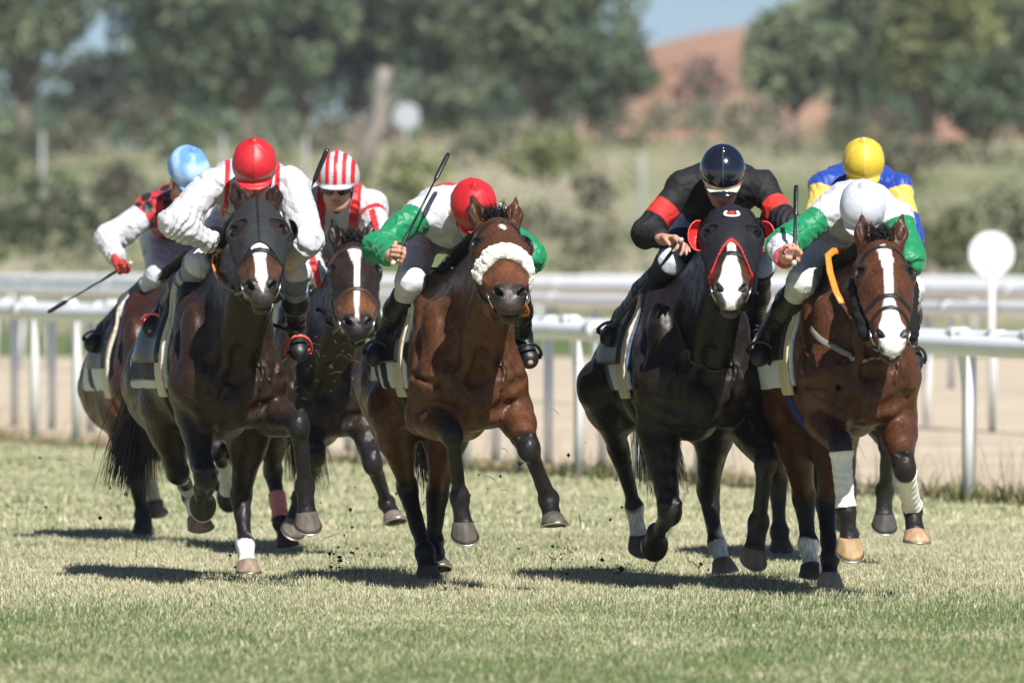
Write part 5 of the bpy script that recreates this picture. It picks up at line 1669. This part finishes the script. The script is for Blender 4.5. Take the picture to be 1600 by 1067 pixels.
def s_J3(c, v, tags, arm, loc):      # broad red stripes, red shoulder seams
    x = np.abs(loc[:, 0])
    c = mixc(c, ((.027 - np.abs(x - .085)) / .004) * (arm < .25), RED)
    c = mixc(c, (np.abs(np.clip(arm, 0, 2) - .30) < .06) * (arm > 0) * 1., RED)
    out = (v - v.mean(0)); m = (arm > .38) & (np.sin(out[:, 0] * 70 + out[:, 2] * 18) > .35)
    return mixc(c, m * 1., RED)
def s_J4(c, v, tags, arm, loc):      # white body, green sleeves, red hem and shoulders
    c = mixc(c, (-.20 - loc[:, 1] - .03 * np.sin(loc[:, 0] * 30)) / .004 * (arm < .1), RED)
    c = mixc(c, (loc[:, 2] - .155) / .004 * (arm < .1), RED)
    return mixc(c, (arm > .12) * 1., GRN)
def s_J5(c, v, tags, arm, loc):
    c = mixc(c, (.15 - np.abs(arm - .56)) / .02, (.60, .035, .03))
    return mixc(c, (.02 - np.abs(loc[:, 1] + .16)) / .004 * (arm < 0) * (loc[:, 0] > -.02), (.60, .035, .03))
def s_J6(c, v, tags, arm, loc):
    c = mixc(c, ((arm > .22) & (arm < 1.08)) * 1., GRN)
    c = mixc(c, (arm > 1.90) * 1., (.45, .06, .10))
    return mixc(c, (-.17 - loc[:, 1]) / .004 * (arm < 0), (.45, .48, .52))
def s_J7(c, v, tags, arm, loc):
    c = mixc(c, (.24 - np.abs(arm - .34)) / .02, (.66, .52, .10))
    return mixc(c, (.03 - np.abs(loc[:, 1] + .24)) / .004 * (arm < 0), (.78, .62, .10))
def s_J1(c, v, tags, arm, loc):      # red and black checks, white sleeves
    a = np.floor(loc[:, 0] / .055 + 100).astype(int); b = np.floor(loc[:, 1] / .06 + 100).astype(int); d = np.floor(loc[:, 2] / .07 + 100).astype(int)
    ck = ((a + b + d) % 2 == 0) & (arm < .28)
    c = mixc(c, (arm < .28) * 1., RED * 1.05)
    return mixc(c, ck * 1., BLK)
def cap_seg(col, band=None, bandw=.010, bandz=-.004, seam=None):
    def fn(l):
        c = np.ones((len(l), 3)) * np.array(col)
        th = np.arctan2(l[:, 0], l[:, 1])
        sm = np.abs(np.sin(th * 3)) * np.hypot(l[:, 0], l[:, 1])
        c = mixc(c, (.0025 - sm) / .001 * (l[:, 2] > 0), seam if seam is not None else np.array(col) * .6)
        if band is not None: c = mixc(c, (bandw - np.abs(l[:, 2] - bandz)) / .002, band)
        return c
    return fn
def cap_stripes(l):
    c = np.ones((len(l), 3)) * W_
    c = mixc(c, np.where(np.sin(l[:, 0] * 148 + 1.57) > .05, 1., 0) * (l[:, 2] > -.022), RED * 1.1)
    return c
def cap_black(l):
    c = np.ones((len(l), 3)) * np.array((.008, .010, .018))
    c = mixc(c, (.013 - np.abs(l[:, 2] + .026)) / .002 * (l[:, 1] < .128), (.62, .54, .38))
    return mixc(c, (.003 - np.abs(l[:, 0])) / .001 * (l[:, 1] > .0) * (l[:, 2] > .0), (.06, .06, .065))
def cap_blue(l):
    c = np.ones((len(l), 3)) * np.array((.13, .30, .62))
    return mixc(c, wob(l * 1.0, 36, 4) * 2 - .3, (.42, .58, .82))
REST = ((0, -.3, -.3), (0, .3, -.8), (0, 0, 1))
RIDERS = {
 'J4': dict(horse='H4', reincol=((.02, .015, .012), (.62, .20, .03)), head=(739, 334, .04), look=(.18, .85), roll=.06, pel=(688, 352, .78), sh=[(658, 336, .22), (785, 352, .24)],
    el=[(592, 386, -1), (829, 400, -1)], wr=[(611, 399, -1), (796, 436, 1)], kn=[(664, 440, .36), (806, 445, .36)], an=[(624, 520, .72), (816, 520, .72)],
    hand=[((.6, -.3, .1), (-.1, -.6, .1), (.55, 0, .85), .95), ((-.3, -.2, -.3), (0, .2, -.9), (-.3, 0, 1))], billow=.004,
    silks=silks_plain(W_, s_J4), capc=cap_seg(RED * 1.05, (.25, .16, .15)), cap=1.02,
    label='jockey in green sleeves and red cap raising a whip on the sheepskin noseband horse'),
 'J2': dict(horse='H2', grips=(.3, .3), head=(398, 272, .02), look=(.0, .62), pel=(385, 345, .80), sh=[(330, 288, .22), (458, 292, .24)],
    el=[(274, 348, -1), (478, 378, -1)], wr=[(338, 384, 1), (446, 408, 1)], kn=[(316, 414, .30), (462, 425, .36)], an=[(262, 478, .70), (462, 510, .68)],
    hand=[((.5, -.2, -.3), (.2, .3, -.8), (.3, 0, 1)), ((-.4, -.2, -.2), (-.2, .3, -.9), (-.3, 0, 1))], billow=.012,
    silks=silks_plain(W_, s_J2), capc=cap_seg(RED * 1.05, (.30, .18, .16)), cap=1.0, knee=(.20, .23, .28), sole=(.60, .56, .46), boottop=(.25, .28, .34),
    label='jockey in white silks with thin red piping and red cap on the masked horse'),
 'J5': dict(horse='H5', head=(1129, 282, .02), look=(.0, .62), pel=(1105, 350, .80), sh=[(1068, 292, .22), (1192, 294, .22)],
    el=[(1008, 366, -1), (1234, 354, -1)], wr=[(1036, 374, -1), (1178, 356, 1)], kn=[(1053, 412, .30), (1186, 418, .34)], an=[(1002, 494, .72), (1180, 498, .68)],
    hand=[((.9, -.2, .0), (.1, -.5, -.6), (.2, -.4, .8), .6, .8), ((-.6, .1, -.1), (-.1, .4, -.8), (0, 0, 1))],
    silks=silks_plain((.0125, .0125, .0135), s_J5), capc=cap_black, hmat=M_GLOSS, satin=0, jmat=M_CLOTH, wrinkle=.75, knee=(.022, .026, .045),
    breeches=(.50, .53, .60), skin=(.46, .25, .18),
    label='jockey all in black with red armbands and a shiny black helmet'),
 'J6': dict(horse='H6', grips=(0, 0), head=(1347, 338, .02), look=(-.05, .75), pel=(1325, 362, .80), sh=[(1294, 332, .22), (1400, 342, .24)],
    el=[(1222, 386, -1), (1424, 406, -1)], wr=[(1228, 404, -1), (1398, 450, 1)], kn=[(1277, 440, .30), (1420, 455, .40)], an=[(1226, 520, .70), (1418, 525, .70)],
    hand=[((.35, -.5, .1), (.2, -.5, .1), (.2, 0, .95), .95), ((-.4, -.2, -.2), (-.2, .3, -.9), (-.3, 0, 1))], billow=.004,
    silks=silks_plain(W_, s_J6), capc=cap_seg((.56, .57, .64), (.05, .05, .06), .004, -.022, (.5, .52, .6)), cap=1.0, breeches=(.60, .60, .60),
    label='jockey in white cap and green sleeves holding a whip upright on the blazed bay horse'),
 'J7': dict(horse='H7', head=(1349, 268, .02), look=(.0, .6), pel=(1332, 335, .80), sh=[(1290, 292, .22), (1402, 296, .22)],
    el=[(1272, 372, -1), (1420, 374, -1)], wr=[(1318, 420, 1), (1388, 420, 1)], kn=[(1262, 428, .30), (1392, 430, .34)], an=[(1212, 502, .72), (1392, 505, .68)],
    hand=[REST, REST], billow=.006, breeches=(.30, .38, .58),
    silks=silks_plain((.010, .045, .30), s_J7), capc=cap_seg((.62, .44, .04), (.78, .62, .18), .012, -.020, (.85, .75, .3)), cap=1.0,
    label='jockey in yellow cap and blue silks with yellow sleeve patches, behind the white capped rider'),
 'J3': dict(horse='H3', head=(527, 293, .02), look=(-.06, .18), pel=(506, 372, .80), sh=[(478, 312, .22), (582, 322, .22)],
    el=[(472, 392, -1), (594, 376, -1)], wr=[(512, 452, -1), (556, 420, 1)], kn=[(474, 432, .30), (560, 436, .30)], an=[(452, 500, .70), (585, 510, .68)],
    hand=[((.2, -.2, -.4), (.2, .3, -.8), (.3, 0, 1)), REST], billow=.006,
    silks=silks_plain(W_, s_J3), capc=cap_stripes, cap=1.08, satin=.4, skin=(.50, .28, .20),
    label='jockey with his face showing under a red and white striped cap and dark goggles'),
 'J1': dict(horse='H1', head=(292, 278, .02), look=(.35, .75), roll=.25, pel=(272, 368, .80), sh=[(238, 328, .22), (332, 322, .26)],
    el=[(170, 374, -1), (345, 385, -1)], wr=[(181, 406, -1), (326, 410, 1)], kn=[(250, 430, .30), (330, 432, .34)], an=[(196, 512, .74), (325, 510, .68)],
    hand=[((.1, -.5, -.5), (.3, -.4, -.2), (-.6, 0, -.4), .95), REST], billow=.010, glove=(.42, .035, .04),
    silks=silks_plain(W_, s_J1), capc=cap_blue, cap=1.05, upgoggles=False, breeches=(.54, .56, .62),
    label='jockey in light blue cap, red and black checks and red gloves'),
}
WHIPS = [('J4', 0, (701, 240), 'whip raised beside the red cap of the green sleeved jockey', .1),
         ('J5', 0, (957, 511), 'whip of the black clad jockey pointing down across the saddle', .55),
         ('J6', 0, (1244, 290), 'whip held upright beside the white capped jockey', -.05),
         ('J2', 1, (512, 232), 'whip sticking up behind the shoulder of the plain red capped jockey', .35),
         ('J1', 0, (75, 488), 'whip pointing down to the left from a red glove, over the rail', .3)]
HK=list(HORSES)
with ThreadPoolExecutor(4) as ex:
    fh = {k: ex.submit(build_horse, HORSES[k], .008 if HORSES[k]['d']<41 else .009) for k in HK}
    fj = {k: ex.submit(build_rider, RIDERS[k], HORSES[RIDERS[k]['horse']]['d'], HORSES[RIDERS[k]['horse']]) for k in RIDERS}
    FR = {k: finish_horse(HORSES[k], fh[k].result()) for k in HK}
    RD = {}
    for k in RIDERS:
        RD[k] = fj[k].result(); finish_rider(RIDERS[k], RD[k])
sheepskin(FR['H4'], FR['H4']['root'])
cups(FR['H5'], FR['H5']['root'], (.70, .03, .03)); mask_emblem(FR['H5'], FR['H5']['root'])
cups(FR['H2'], FR['H2']['root'], (.012, .012, .013), (1,), .045)
cheek_rolls(FR['H6'], FR['H6']['root'])
M_BELT = M_TINTLEATHER
strap(FR['H5']['B'], [(1056, 500), (1070, 545), (1104, 578), (1145, 572), (1176, 530)], 37.5, .009, FR['H5']['root'], 'breast_strap', M_BELT, col=(.02, .018, .016))
strap(FR['H6']['B'], [(1268, 512), (1286, 534), (1320, 552), (1360, 560), (1395, 556)], 36.6, .014, FR['H6']['root'], 'breast_strap', M_BELT, col=(.20, .19, .17))
STIR = {'J2': (.75, .10, .08)}
for k, s in RIDERS.items():
    fr = FR[s['horse']]
    for i in (0, 1): stirrup(fr, RD[k]['J'], i, fr['saddle'], STIR.get(k, (.02, .02, .022)))
    reins(fr, RD[k], fr['root'], s.get('reincol', ((.02, .015, .012),) * 2), grips=s.get('grips', (0, 0)))
for k, i, tip, lab, dd in WHIPS: whip(RD[k], i, tip, lab, dpt=dd)

mb = MB(); f6 = FR['H6']
mb.tube([P(1322, 391, 38.02), P(1302, 393, 37.86), P(1294, 400, 37.78), P(1297, 425, 37.70), P(1306, 455, 37.60), P(1316, 474, 37.52)], .017, 8, flat=(V(.3, -1, .2), .3), col=(.70, .24, .03))
mb.build('rein_grip', M_TINTLEATHER, f6['root'])
mb = MB(); b0 = P(1316, 474, 37.52); mb.tube([b0, (b0 + f6['bit'][0]) / 2 + V(0, 0, -.02), f6['bit'][0]], .012, 8, flat=(V(.3, -1, .2), .3), col=(.10, .05, .03)); mb.build('rein', M_TINTLEATHER, f6['root'])
mb = MB(); mb.box(V(0, 690, 29), (V(1, 0, 0), V(0, 1, 0), V(0, 0, 1)), (500, 720, 31))
hz = mb.build('haze', None, None, False) if False else None
me = bpy.data.meshes.new('haze'); me.from_pydata([tuple(x) for x in mb.v], [], mb.f); hz = bpy.data.objects.new('haze', me); COL.objects.link(hz)
hm = bpy.data.materials.new('thin haze'); hm.use_nodes = True; hm.node_tree.nodes.clear()
ho = hm.node_tree.nodes.new('ShaderNodeOutputMaterial'); hv = hm.node_tree.nodes.new('ShaderNodeVolumePrincipled')
hv.inputs['Color'].default_value = (.84, .90, 1, 1); hv.inputs['Density'].default_value = .00026; hv.inputs['Anisotropy'].default_value = .3
hm.node_tree.links.new(hv.outputs[0], ho.inputs['Volume']); me.materials.append(hm); tag(hz, kind='stuff')
